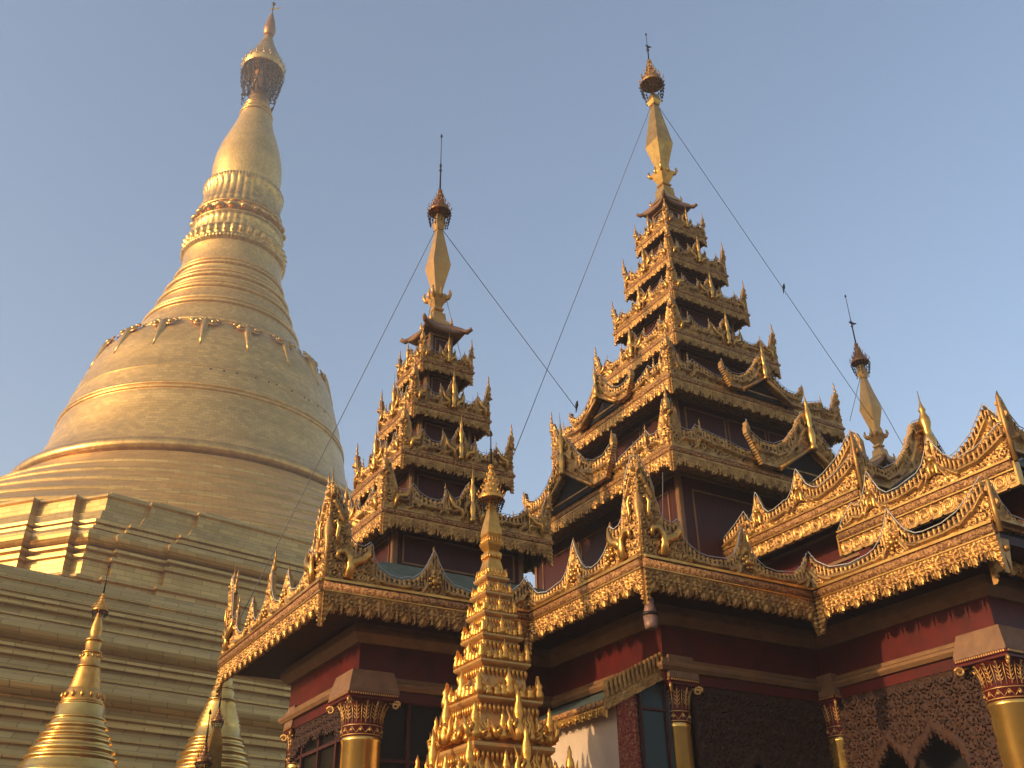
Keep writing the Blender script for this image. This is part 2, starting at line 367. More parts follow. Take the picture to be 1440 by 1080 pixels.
def spire(parent, cx, cy, zb, zneck, zlow, zwide, ztopn, zdrum, hb, hw, m=GPALE):
    """square faceted banana-bud spire on a little curled roof"""
    b = MB(); hn = hw * .36
    b.rect([(hb, zb), (hb * .96, zb + .06), (hb * .62, zb + .16 * (zneck - zb) / .4), (hb * .56, zneck - .10), (hn * 1.05, zneck - .03), (hn * 1.5, zneck), (hn * 1.5, zneck + .04), (hn, zneck + .07),
            (hn * 1.15, zneck + .10), (hw * .86, zlow - .14), (hw * .90, zlow - .10), (hn * 1.3, zlow - .07), (hn * 1.1, zlow), (hn * 1.15, zlow + .05),
            (hw, zwide), (hw * .98, zwide + .02), (hw * .32, ztopn), (hw * .40, ztopn + .02), (hw * .40, ztopn + .05), (hw * .55, zdrum), (hw * .34, zdrum + .25)])
    s_ = b.build('spire', m, parent, (cx, cy, 0))
    b = MB()                                          # lotus ears
    for sx in (-1, 1):
        for sy in (-1, 1):
            b.tube([(sx * hw * .55, sy * hw * .55, zlow - .20), (sx * hw * .85, sy * hw * .85, zlow - .16), (sx * hw * 1.0, sy * hw * 1.0, zlow - .08), (sx * hw * .95, sy * hw * .95, zlow + .03)], [.03, .045, .04, .02], 6)
            b.tube([(sx * hb * .8, sy * hb * .8, zb + .02), (sx * hb * .97, sy * hb * .97, zb + .07), (sx * hb * .95, sy * hb * .95, zb + .2)], [.03, .035, .012], 6)
    for a, q in ((0, hw), (PI / 2, hw), (PI, hw), (-PI / 2, hw)):
        b.tube([(q * .5 * math.cos(a), q * .5 * math.sin(a), zlow - .2), (q * .92 * math.cos(a), q * .92 * math.sin(a), zlow - .12), (q * .90 * math.cos(a), q * .90 * math.sin(a), zlow + .06)], [.03, .05, .015], 6)
    b.build_each('lotus_ear', m, s_, (cx, cy, 0))
    return s_
def curled_roof(parent, cx, cy, z, w_, ztop, m=STONE):
    b = MB(); N = 12; rings = []
    for k in range(6):
        t = k / 5; hh = w_ * (1 - .62 * t); ring = []
        for s_ in range(4):
            for j in range(N):
                f = j / N * 2 - 1; lift = (.20 * w_ * abs(f) ** 3) * (1 - t)
                x, y = [(f, -1), (1, f), (-f, 1), (-1, -f)][s_]
                ex = 1 + .10 * abs(f) ** 4 * (1 - t)
                ring.append((x * hh * ex, y * hh * ex, z + (ztop - z) * (t ** .75) + lift))
        rings.append(ring)
    b.loft([[(p[0] * .9, p[1] * .9, p[2] - .03) for p in rings[0]]] + rings, True)
    r = b.build('curled_roof', m, parent, (cx, cy, 0)); b = MB()
    for sx in (-1, 1):
        for sy in (-1, 1):
            b.tube([(sx * w_ * q, sy * w_ * q, z + e) for q, e in ((.55, .19 * w_ + (ztop - z) * .45), (.85, .14 * w_ + (ztop - z) * .16), (1.10, .16 * w_), (1.22, .27 * w_), (1.20, .38 * w_))], [.03, .05, .055, .045, .02], 8)
    b.build_each('roof_horn', m, r, (cx, cy, 0)); return r

def tier_outline(w_, k, centre=True, horn=1.0):
    o = [(-1.0, .60), (-.955, .62), (-.93, .50), (-.90, .42), (-.86, .27), (-.80, .25), (-.73, .27), (-.68, .36), (-.655, .33), (-.60, .26), (-.50, .21), (-.37, .21)]
    if centre: o += [(-.32, .26), (-.29, .38), (-.27, .34), (-.20, .27), (-.13, .32), (-.07, .46), (-.02, .54)]
    else: o += [(-.2, .21), (0, .21)]
    o = [(x * w_, .11 + y * k) for x, y in o]
    if w_ > 2:   # long eaves: the corner groups keep their real width
        f = .68 / (.345 * w_)
        o = [((-w_ + (x + w_) * f) if x < -.62 * w_ else x, y) for x, y in o]
    return o + [(-x, y) for x, y in o[::-1] if x < 0]
def gable_fn(k, cell=.15):
    top = [(-1.66, .78), (-1.64, .90), (-1.56, .66), (-1.3, .52), (-1.0, .53), (-.7, .68), (-.42, .98), (-.22, 1.28), (-.08, 1.46), (0, 1.5)]
    top = [(x * k, y * k) for x, y in top]; top += [(-x, y) for x, y in top[::-1] if x < 0]
    low = lambda U: np.where(np.abs(U) > 1.38 * k, (np.abs(U) - 1.38 * k) * 2.0 + .04, np.maximum(.04, .66 * k * (1 - np.abs(U) / (.92 * k))))
    return top, crest_fn(top, tz=.2 * k, pit=.095, cell=cell, holes=.05, low=low)
SCR = MB()    # the fat S-shaped horn scroll set on the corner carvings
SCR.tube([(.34, -.05, .20), (.36, -.07, .38), (.34, -.08, .50), (.25, -.08, .585), (.16, -.075, .56), (.15, -.07, .48), (.20, -.06, .46)], [.075, .06, .05, .045, .04, .03, .012], 8, .7)
SCR.tube([(.36, -.06, .36), (.42, -.075, .45), (.54, -.08, .50), (.62, -.075, .60), (.655, -.06, .76)], [.05, .06, .06, .045, .012], 8, .7)
SCR.tube([(.16, -.06, .66), (.12, -.07, .80), (.14, -.075, .95), (.10, -.07, 1.04), (.06, -.05, 1.0)], [.012, .026, .03, .02, .006], 8, .7)

SCR2 = MB(); SCR2.v = [(-x, y, z) for x, y, z in SCR.v]; SCR2.f = [f[::-1] for f in SCR.f]; SCR2.s = SCR.s


def tower(name, label, cat, cx, cy, z0, tiers, setb, res, group=None):
    T = thing(name, label, cat, (cx, cy, z0), group)
    zprev = z0
    for i, t in enumerate(tiers):
        wx, wy, z = t['wx'], t['wy'], t['z']; last = i == len(tiers) - 1
        sb = setb[i]; ax, ay = wx - sb, wy - sb
        # storey wall under this roof
        b = MB(); b.rect([(ax, zprev - .1, ay), (ax, z + .02, ay)]); wl = b.build('storey_wall', REDD, T, (cx, cy, 0))
        for k in range(4):
            hw, off = ((ax, ay) if k % 2 == 0 else (ay, ax))
            b = MB(); zb, zt = zprev + .12 * (z - zprev), z - .06
            fr = .022 if hw < 1.2 else .032
            def frame(x0, x1, za, zc, d=.02):
                b.box(x0, x1, -d, 0, za, za + fr); b.box(x0, x1, -d, 0, zc - fr, zc); b.box(x0, x0 + fr, -d, 0, za + fr, zc - fr); b.box(x1 - fr, x1, -d, 0, za + fr, zc - fr)
            b.box(-hw - .02, -hw + 2 * fr, -.03, 0, zprev, z); b.box(hw - 2 * fr, hw + .017, -.03, 0, zprev, z)
            b.box(-hw + 2 * fr, hw - 2 * fr, -.035, 0, zb - fr, zb + fr * .6); b.box(-hw + 2 * fr, hw - 2 * fr, -.04, 0, zt - .02, zt + fr)
            m_ = max(.06, hw * .1); nn = 1 if hw < 1.6 else 3
            wd = (2 * hw - 2 * m_) / nn
            for q in range(nn): frame(-hw + m_ + q * wd + .03, -hw + m_ + (q + 1) * wd - .03, zb + .10 * (zt - zb) + .03, zt - .12 * (zt - zb))
            nx, ny, rz = DIRS[k]; b.build('panel_frame', TRIM, wl, (cx + nx * off, cy + ny * off, 0), rz)
        if t.get('curl'):
            curled_roof(T, cx, cy, z, wx, t['top']); break
        nxt = tiers[i + 1]; nax, nay = nxt['wx'] - setb[i + 1], nxt['wy'] - setb[i + 1]
        gap = nxt['z'] - z; rise = .30 * gap
        b = MB(); b.rect([(wx - .04, z + .075, wy - .04), (wx - .04, z + .10, wy - .04), (nax + .02, z + rise, nay + .02)])
        rf = b.build('roof_tier', TILE, T, (cx, cy, 0))
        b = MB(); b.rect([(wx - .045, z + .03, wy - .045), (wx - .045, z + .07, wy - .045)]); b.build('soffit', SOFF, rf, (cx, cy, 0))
        b = MB(); b.rect([(wx + .0, z + .0, wy + .0), (wx + .035, z + .02, wy + .035), (wx + .05, z + .055, wy + .05), (wx + .035, z + .09, wy + .035), (wx, z + .11, wy)])
        b.build('eave_rail', RAIL, rf, (cx, cy, 0))
        dep, per = t.get('dep', .2), t.get('per', .2)
        kk = t.get('k', gap) * 1.08
        fm, cm = {}, {}
        for k in range(4):
            hw, off = ((wx, wy) if k % 2 == 0 else (wy, wx)); nx, ny, rz = DIRS[k]
            if hw not in fm:
                fm[hw] = carve(-hw, hw, -dep * 1.64, 0, res * .9, fringe_fn(2 * hw, dep * 1.1, per * 1.15, -hw), .03, .042); fm[hw].materials.append(GOLD)
                o = tier_outline(hw, kk, not t.get('gable')); top = max(y for x, y in o)
                cm[hw] = (carve(-hw, hw, .10, top + .01, res, crest_fn(o, tz=.11 * kk + .03, pit=.085, cell=.15, base=.10), .04, .05), o)
                cm[hw][0].materials.append(GOLD)
            put('fringe', fm[hw], None, rf, (cx + nx * off, cy + ny * off, z), rz)
            put('cresting', cm[hw][0], None, rf, (cx + nx * off, cy + ny * off, z), rz)
            if k < 2:
                put('light_cable', cable_mesh(cm[hw][1], .025, .006), TUBE, rf, (cx + nx * (off + .01), cy + ny * (off + .01), z), rz)
            # corner finials: one tall at the corner, one on each side of it
            sx = [(-1, -1), (-1, 1), (1, 1), (1, -1)][k]
            f1 = put('finial', FIN, None, rf, (cx + sx[0] * (wx + .0), cy + sx[1] * (wy + .0), z + .11 + .50 * kk), rng.uniform(0, 6)); s_ = .36 * kk / .5; f1.scale = (s_, s_, s_)
            for q in ((-.70, -.30, .30, .70) if not t.get('gable') else (-.78, .78)):
                s_ = .22 * kk / .5; f3 = put('finial', FIN, None, rf, (cx + nx * (off - .01) + math.cos(rz) * q * hw, cy + ny * (off - .01) + math.sin(rz) * q * hw, z + .11 + .27 * kk), rng.uniform(0, 6)); f3.scale = (s_, s_, s_)
            if not t.get('gable'):
                f2 = put('finial', BAL, None, rf, (cx + nx * (off + .07), cy + ny * (off + .07), z + .12), 0); s_ = .80 * kk; f2.scale = (s_ * .72, s_ * .72, s_)
                # fat wing horns either side of the centre finial
                b = MB()
                for q in (-1, 1):
                    b.tube([(q * .10 * hw, -.04, .12), (q * .13 * hw, -.07, .11 + .14 * kk), (q * .22 * hw, -.075, .11 + .17 * kk), (q * .285 * hw, -.05, .11 + .36 * kk)], [.026 * kk, .036 * kk, .03 * kk, .007], 7, .7)
                    b.tube([(q * .88 * hw, -.04, .12), (q * .86 * hw, -.07, .11 + .16 * kk), (q * .77 * hw, -.075, .11 + .18 * kk), (q * .685 * hw, -.05, .11 + .36 * kk)], [.026 * kk, .036 * kk, .03 * kk, .007], 7, .7)
                b.build_each('horn_scroll', GOLDS, rf, (cx + nx * off, cy + ny * off, z), rz)
            if t.get('gable'):
                gk = t['gable']; top, fn = gable_fn(gk)
                if k < 2:
                    gm = carve(-1.68 * gk, 1.68 * gk, .02, 1.52 * gk, res, fn, .07, .045); gm.materials.append(GOLD); t['gm'] = (gm, top)
                gm, top = t['gm']; pr = .16
                gb = put('gable_board', gm, None, rf, (cx + nx * (off + pr), cy + ny * (off + pr), z + .09), rz)
                if k < 2:
                    put('light_cable', cable_mesh(top, .03, .006), TUBE, rf, (cx + nx * (off + pr + .01), cy + ny * (off + pr + .01), z + .09), rz)
                    b = MB()          # raised bead along the opening
                    for q in (-1, 1): b.tube([(q * .95 * gk, -.05, .03), (0, -.05, .70 * gk)], .045, 6)
                    b.build('bead', GOLD, rf, (cx + nx * (off + pr), cy + ny * (off + pr), z + .09), rz)
                f2 = put('finial', BAL, None, rf, (cx + nx * (off + pr + .1), cy + ny * (off + pr + .1), z + .09 + .62 * gk), 0); f2.scale = (gk * 1.0, gk * 1.0, gk * 1.45)
                b = MB(); dpt = off - ((nay if k % 2 == 0 else nax)) + .1
                P = lambda q, y, z_: (q, y, z_)
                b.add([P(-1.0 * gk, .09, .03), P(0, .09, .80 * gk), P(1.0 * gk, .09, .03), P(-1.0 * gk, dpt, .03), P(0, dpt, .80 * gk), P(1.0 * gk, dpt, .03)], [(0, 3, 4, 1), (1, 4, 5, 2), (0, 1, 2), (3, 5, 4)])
                b.build('gable_roof_shade', DARK, rf, (cx + nx * (off + pr), cy + ny * (off + pr), z + .09), rz)  # roof prism whose black front paints the shade of the open attic
        zprev = z + rise
    return T

def west_tower(name, label, cx, cy, group=None):
    A = [dict(wx=1.60, wy=1.52, z=7.74, dep=.22, per=.21, k=1.25), dict(wx=1.10, wy=1.08, z=9.09, dep=.17, per=.17, k=1.12), dict(wx=.79, wy=.76, z=10.28, dep=.15, per=.15, k=1.05),
         dict(wx=.54, wy=.53, z=11.40, dep=.13, per=.13, k=.80), dict(wx=.43, wy=.43, z=12.36, curl=1, top=12.70)]
    T = tower(name, label, 'tower', cx, cy, 6.9, A, [.38, .33, .27, .22, .20], .02, group)
    spire(T, cx, cy, 12.62, 13.05, 13.50, 14.18, 15.14, 15.32, .24, .205)
    u = umbrella(T, cx, cy, 15.66, .25, 16.35, 17.94, 15.22)
    return T
TA = west_tower('tiered_tower', 'shorter tiered gilded tower between the great golden stupa and the tallest tiered tower', 7.44, 15.3)
Bt = [dict(wx=3.42, wy=3.10, z=9.30, dep=.24, per=.24, k=1.42, gable=1.0), dict(wx=2.44, wy=2.18, z=11.55, dep=.22, per=.22, k=1.25, gable=.70),
      dict(wx=1.54, wy=1.46, z=13.32, dep=.19, per=.19, k=1.22), dict(wx=1.15, wy=1.14, z=14.78, dep=.16, per=.17, k=1.05), dict(wx=.89, wy=.89, z=16.0, dep=.15, per=.15, k=1.1),
      dict(wx=.62, wy=.62, z=17.27, dep=.13, per=.13, k=.85), dict(wx=.45, wy=.45, z=18.33, curl=1, top=18.72)]
TB = tower('tiered_tower', 'tallest tiered gilded tower with seven roofs, right of the centre', 'tower', 14.06, 15.3, 6.9, Bt, [.62, .52, .36, .28, .25, .22, .19], .024)
spire(TB, 14.06, 15.3, 18.62, 19.24, 19.78, 20.71, 22.18, 22.36, .30, .27, GOLDS)
u = umbrella(TB, 14.06, 15.3, 23.05, .34, 24.1, 25.15, 22.4, GOLD); vane(u, 14.06, 15.3, 24.62, .16, 0)
# far east tower: same make, its own object tree
def shift_tree(src, dx, dy, label):
    c = copy_tree(src); c.location.x += dx; c.location.y += dy; c['label'] = label; LOC[c.name] = c.location.copy(); return c
TC = shift_tree(TA, 13.1, 0, 'farthest tiered tower, only its pale spire and bronze umbrella rising behind the right wing roof')
uc = [c for c in bpy.data.objects if c.parent == TC and c.name.startswith('umbrella')][0]
LOC[uc.name] = Vector((TC.location.x, TC.location.y, 0)); vane(uc, TC.location.x, TC.location.y, 16.98, .22, 0)
# ------------------------------------------------------------------ the cross-shaped hall
H = thing('shrine_hall', 'red and gold shrine hall with carved gilded eaves and round gold columns', 'building', (14.06, 15.3, 0))
ZE = 6.0
RES = .0145
cornerL = [(0, 1.60), (.05, 1.62), (.12, 1.52), (.22, 1.36), (.29, 1.16), (.29, 1.04), (.34, .92), (.36, .80), (.44, .72), (.56, .70), (.66, .78), (.70, .74), (.73, .55), (.82, .44), (.98, .345), (1.15, .32), (1.28, .36)]
def spike(x, h=.86, base=.36, w=.34): return [(x - w, base), (x - w * .6, base + .10), (x - w * .28, base + .28), (x - .035, h - .06), (x, h), (x + .035, h - .06), (x + w * .28, base + .28), (x + w * .6, base + .10), (x + w, base)]
def clean(p):
    o = []
    for q in sorted(p, key=lambda a: a[0]):
        if o and q[0] - o[-1][0] < .006: continue
        o.append(q)
    return o
# faces: name, origin (u=0 end), length, normal index, outline
oA_r = cornerL + spike(1.70, .84) + [(2.3, .31), (2.75, .31), (3.0, .38), (3.2, .55), (3.32, .70)]
oA_l = clean(mir(cornerL, 4.87) + spike(3.28, .74, .34, .3) + spike(2.42, 1.02, .38, .42) + spike(1.52, .78, .34, .3) + cornerL[:-1])
oB_l = clean(mir(cornerL, 2.95) + spike(1.36, .86) + [(.60, .31), (.35, .36), (.15, .52), (.02, .70)])
oB_r = cornerL[:-1] + spike(1.86, .88, .34, .36) + [(2.45, .31), (2.8, .36), (3.0, .50), (3.12, .70)]
oC_l = clean([(0, .70), (.12, .52), (.35, .36), (.7, .30), (1.05, .33)] + spike(1.52, .84, .36, .36) + [(2.0, .34), (2.3, .35), (2.55, .42), (2.78, .56), (2.92, .68), (3.0, .74)])
faces = [('Al', (4.6, 17.69), 4.87, 1, oA_l), ('Ar', (4.6, 12.82), 3.36, 0, oA_r), ('Bl', (7.98, 12.9), 2.95, 1, oB_l), ('Br', (7.98, 9.95), 3.14, 0, oB_r), ('Cl', (11.1, 9.87), 3.02, 1, oC_l)]
rf = MB()
rf.rect([(6.2, 6.07, 2.32), (6.2, 6.11, 2.32), (5.0, 7.0, 1.35)], 10.95, 15.3)
rf.rect([(8.9, 6.075, 2.33), (8.9, 6.115, 2.33), (7.0, 7.0, 1.2)], 14.06, 15.3)
rf.rect([(5.98, 6.08, 5.25), (5.98, 6.12, 5.25), (3.3, 7.25, 2.9)], 14.06, 15.3)
rf.rect([(2.88, 6.085, 8.35), (2.88, 6.125, 8.35), (1.3, 7.05, 7.4)], 14.06, 15.3)
RT = rf.build('roof', TILE, H)
sf = MB()
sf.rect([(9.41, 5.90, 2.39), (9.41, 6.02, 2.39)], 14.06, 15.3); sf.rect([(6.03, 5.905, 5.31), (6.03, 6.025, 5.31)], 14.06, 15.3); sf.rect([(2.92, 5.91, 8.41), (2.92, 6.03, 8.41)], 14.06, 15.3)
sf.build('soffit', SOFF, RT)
for nm, (x, y), L, k, o in faces:
    nx, ny, rz = DIRS[k]
    fr = carve(0, L, -.54, 0, RES, fringe_fn(L, .325, .275), .035, .055); fr.materials.append(GOLD)
    put('fringe', fr, None, RT, (x, y, ZE), rz)
    top = max(b for a, b in o)
    cr = carve(0, L, .12, top + .01, RES, crest_fn(o, tz=.135, pit=.082, cell=.145, holes=.13), .05, .04); cr.materials.append(GOLD)
    put('cresting', cr, None, RT, (x, y, ZE), rz)
    put('light_cable', cable_mesh(o, .028, .008), TUBE, RT, (x + nx * .01, y + ny * .01, ZE), rz)
    b = MB(); b.tube([(-.0, 0, .065), (L, 0, .065)], .075, 12); b.build('eave_rail', RAIL, RT, (x, y, ZE), rz)
    b = MB(); b.box(0, L, -.055, 0, -.018, .0); b.box(0, L, -.075, 0, .13, .165)   # smooth gilt fillets under and over the rail
    b.build('gilt_fillet', GOLDS, RT, (x, y, ZE), rz)
    if nm in ('Ar', 'Br'): SCR.build_each('horn_scroll', GOLDS, RT, (x, y, ZE), rz)
    if nm == 'Bl': SCR2.build_each('horn_scroll', GOLDS, RT, (x, y - L, ZE), rz)
    if nm == 'Al':
        SCR2.build_each('horn_scroll', GOLDS, RT, (x, y - L, ZE), rz); SCR.build_each('horn_scroll', GOLDS, RT, (x, y, ZE), rz)
    # rosettes at the heart of each spike, and the fat gilt sweep under the teeth of the plainer wing side
    for a, b_ in o:
        i = o.index((a, b_))
        if 0 < i < len(o) - 1 and b_ > .73 and o[i - 1][1] < b_ > o[i + 1][1] and .75 < a < L - .3 and not (nm == 'Al' and a > 4.1):
            b = MB(); b.ball((0, 0, 0), .06, 8); 
            for q in range(7): t = q * 2 * PI / 7; b.ball((.085 * math.cos(t), 0, .085 * math.sin(t)), .032, 6)
            b.build('rosette', GOLDS, RT, (x + nx * .05, y + ny * .05, 0), rz).location.z = ZE + .36
            bpy.data.objects[-1] if False else None
            b = MB(); b.tube([(0, 0, b_ - .12), (.01, 0, b_), (-.01, 0, b_ + .05), (0, 0, b_ + .10)], [.03, .025, .018, .003], 6); put('finial', b.mesh('finial'), GOLD, RT, (x + (0 if k else a), y - (a if k else 0), ZE), rz)
            ob = [q for q in C.objects if q.name.startswith('rosette')][-1]; ob.location.x += (0 if k else a); ob.location.y -= (a if k else 0)
def corner(x, y, z, depth, ang, w_=.10):
    b = MB(); b.add([(-w_, -.04, 0), (w_, -.04, 0), (0, -.05, -depth), (-w_, .04, 0), (w_, .04, 0), (0, .03, -depth)], [(0, 2, 1), (3, 4, 5), (0, 3, 5, 2), (1, 2, 5, 4)])
    b.ball((0, -.05, -depth * .3), .045, 6); b.build('corner_pendant', GOLD, RT, (x, y, z), ang)
for x, y in [(4.6, 12.82), (7.98, 9.95), (4.6, 17.69)]:      # ridge post and flame at the outer corners
    b = MB(); b.lathe([(.04, .1), (.045, .7), (.075, .86), (.065, .98), (.03, 1.12), (.038, 1.2), (.02, 1.5), (.034, 1.58), (.016, 1.68), (.004, 1.88)], n=12)
    b.build('corner_finial', GOLD, RT, (x + .02, y + (.02 if y < 15 else -.02), ZE))
for x, y, h in [(4.62, 15.27, 1.1), (4.62, 17.1, .85), (4.62, 17.45, 1.42), (4.62, 13.02, 1.55), (4.62, 13.42, .82)]:
    f = put('finial', FIN, None, RT, (x, y, ZE + h - .12), 1.0); f.scale = (.75, .75, .9)

# --- walls, friezes and mouldings following the stepped plan (points of the wall line, building corner to corner)
S = 1.0
wl = [(5.6, 16.7), (5.6, 13.8), (9.0, 13.8), (9.0, 10.95), (12.1, 10.95), (12.1, 7.85), (16.02, 7.85), (16.02, 10.95), (19.1, 10.95), (19.1, 13.8), (22.5, 13.8), (22.5, 16.8), (19.1, 16.8), (19.1, 19.65), (16.02, 19.65), (16.02, 22.75), (12.1, 22.75), (12.1, 19.65), (9.0, 19.65), (9.0, 16.8)]
wl[0] = (5.6, 16.8)
def offset_poly(P, d):                                  # outward offset of a closed polygon given clockwise or not
    n_ = len(P); A = sum(P[i][0] * P[(i + 1) % n_][1] - P[(i + 1) % n_][0] * P[i][1] for i in range(n_)); sgn = 1 if A > 0 else -1; out = []
    for i in range(n_):
        p, q, r = Vector(P[i - 1]), Vector(P[i]), Vector(P[(i + 1) % n_])
        a, b = (q - p).normalized(), (r - q).normalized()
        na, nb = Vector((a.y, -a.x)) * sgn, Vector((b.y, -b.x)) * sgn
        m_ = (na + nb) / max(.2, 1 + na.dot(nb)); out.append((q.x + m_.x * d, q.y + m_.y * d))
    return out
def sweep(prof, P=wl, cap=False):                       # prof: (offset, z) list
    b = MB(); b.loft([[(x, y, z) for x, y in offset_poly(P, d)] for d, z in prof], cap=cap); return b
sweep([(0, 4.80), (0, 5.93)]).build('frieze', RED, H)
sweep([(-.01, 5.62), (.06, 5.62), (.16, 5.74), (.16, 5.80), (.10, 5.82), (.11, 5.895), (-.01, 5.898)]).build('cornice', TRIM, H)
sweep([(-.01, 4.97), (.09, 4.97), (.13, 5.02), (.13, 5.06), (.05, 5.10), (.05, 5.15), (-.01, 5.17)]).build('architrave', TRIM, H)
sweep([(-.01, 4.82), (.035, 4.82), (.035, 4.965), (-.01, 4.968)]).build('lower_strip', RED, H)
# column with red and gold leaf capital
def column(x, y, r, label=None, face=None):
    b = MB(); b.lathe([(r * 1.18, 0), (r * 1.18, .25), (r * 1.05, .32), (r * 1.0, .4), (r * .94, 4.22), (r * .99, 4.235), (r * .99, 4.27), (r * .93, 4.29), (r * .93, 4.31)], n=40)
    c_ = b.build('column', COLG, H, (x, y, 0), label=label)
    b = MB(); b.lathe([(r * .93, 4.29), (r * .97, 4.31), (r * .97, 4.44), (r * 1.02, 4.455), (r * .95, 4.47), (r * .95, 4.62), (r * 1.05, 4.72), (r * 1.22, 4.79), (r * 1.25, 4.80)], n=32)
    R1 = r * 1.26
    b.rect([(R1, 4.785), (R1, 4.815), (R1 * 1.06, 4.83), (R1 * 1.06, 4.865), (R1 * .98, 4.87)]); b.build('capital', RED, c_, (x, y, 0))
    b = MB(); n_ = max(8, int(2 * PI * r / .13))
    for j in range(n_):
        a = 2 * PI * j / n_; cx_, sx_ = math.cos(a), math.sin(a); q = lambda rr, z, da=0: (rr * math.cos(a + da), rr * math.sin(a + da), z)
        b.tube([q(r * .96, 4.48), q(r * .99, 4.58), q(r * 1.08, 4.68), q(r * 1.24, 4.76), q(r * 1.30, 4.74)], [.010, .012, .012, .014, .006], 5)
        for e in (-1, 1):
            for z_ in (4.52, 4.57, 4.62, 4.67):
                rr = r * (.985 + max(0, z_ - 4.58) * .9); b.tube([q(rr, z_), q(rr * 1.03, z_ + .02, e * .05 / r * .5), q(rr * 1.01, z_ + .055, e * .09 / r * .5)], [.006, .009, .003], 4)
        a2 = a + PI / n_; p2 = lambda rr, z: (rr * math.cos(a2), rr * math.sin(a2), z)
        b.tube([p2(r * .97, 4.47), p2(r * 1.0, 4.62), p2(r * 1.14, 4.74)], [.005, .008, .004], 4)
        b.ball(p2(r * .985, 4.375), .022, 5)
        for e in (-1, 1): b.tube([q(r * .985, 4.33), q(r * .985, 4.42, e * PI / n_)], .005, 4)
    for z_ in (4.315, 4.445): b.tube([(r * .985 * math.cos(2 * PI * j / 32), r * .985 * math.sin(2 * PI * j / 32), z_) for j in range(33)], .008, 5)
    m_ = int(R1 * 2 / .035)
    for k in range(4):
        nx, ny, rz = DIRS[k]
        for j in range(m_):
            u_ = -R1 + R1 * 2 * (j + .5) / m_; px, py = (u_, -R1 * 1.055) if k == 0 else (-R1 * 1.055, u_) if k == 1 else (u_, R1 * 1.055) if k == 2 else (R1 * 1.055, u_)
            b.box(px - .010, px + .010, py - .010, py + .010, 4.835, 4.86)
    b.build('acanthus_leaf', TRIM if False else GPALE, c_, (x, y, 0))
    for sx in (-1, 1):
        for sy in (-1, 1):
            b = MB(); pts = []; rad = []
            for j in range(22):
                t = j / 21 * 2 * PI * 1.35; q = .065 * (1 - .75 * j / 21); pts.append((.7071 * (q * math.cos(t)), .7071 * (q * math.cos(t)), q * math.sin(t))); rad.append(.020 - .008 * j / 21)
            pts = [(-.09, -.09, .045)] + pts
            b.tube([(sx * p[0], sy * p[1], p[2]) for p in pts], [.014] + rad, 6)
            b.build('volute', GPALE, c_, (x + sx * R1 * .96, y + sy * R1 * .96, 4.725))
    # splayed beige impost over the capital
    b = MB(); b.rect([(R1 * 1.04, 4.872), (R1 * 1.04, 4.93), (R1 * .86, 5.20), (R1 * .80, 5.205)]); b.build('impost', STONE, c_, (x, y, 0))
    return c_
column(5.78, 13.98, .30); column(5.72, 16.55, .15); column(9.28, 11.12, .20); column(12.18, 10.85, .185); column(12.30, 8.05, .30)
# added black core that blocks light inside the hall, behind windows and screens
b = MB(); b.rect([(8.05, 0, .95), (8.05, 5.6, .95)], 14.06, 15.3); b.rect([(4.55, 0.0, 3.75), (4.55, 5.61, 3.75)], 14.06, 15.3); b.rect([(1.4, 0, 6.9), (1.4, 5.62, 6.9)], 14.06, 15.3)
b.build('light_block_core', DARK, H)
# windows of the west arm: glass, mullions, and the carved lambrequin over the west one
def window(x, y, L, k, glass, zt=4.82, cols=3, rows=(3.2, 4.2)):
    nx, ny, rz = DIRS[k]; b = MB(); b.box(0, L, .06, .08, 1, zt); wn = b.build('window', glass, H, (x, y, 0), rz); wn.rotation_euler = (0, 0, 0)
    wn.location = wn.location; me = wn.data; me.transform(Matrix.Rotation(rz, 4, 'Z'))
    b = MB(); w_ = .03
    for q in range(cols + 1): b.box(max(0, L * q / cols - w_), min(L, L * q / cols + w_), -.0, .06, 1, zt)
    for z_ in rows:
        for q in range(cols): b.box(L * q / cols + w_, L * (q + 1) / cols - w_, .005, .055, z_ - .025, z_ + .025)
    b.build('mullion', REDD, wn, (x, y, 0), rz)
    return wn
window(5.62, 16.8, 2.95, 1, GLASS, cols=4, rows=(3.4, 4.35)); window(5.6, 13.82, 3.4, 0, GLASS, cols=4, rows=(2.9, 4.0))
def lamb_fn(L, d):
    def fn(U, V):
        t = U / L; e = np.abs(t - .5) * 2
        bot = -d * (.50 + .5 * e ** 3 + .16 * np.abs(np.sin(t * PI * 5)) - .05 * np.cos(t * PI * 46)); s, r = scroll(U, V, .12)
        keep = (V > bot) & ~((s < .2) & (r > .2)); return keep, .2 + .8 * s
    return fn
for (x, y, L, k) in [(5.60, 16.5, 2.3, 1)]:
    m_ = carve(0, L, -.62, 0, .02, lamb_fn(L, .5), .03, .03); put('lambrequin', m_, FRET, H, (x, y, 4.83), DIRS[k][2])
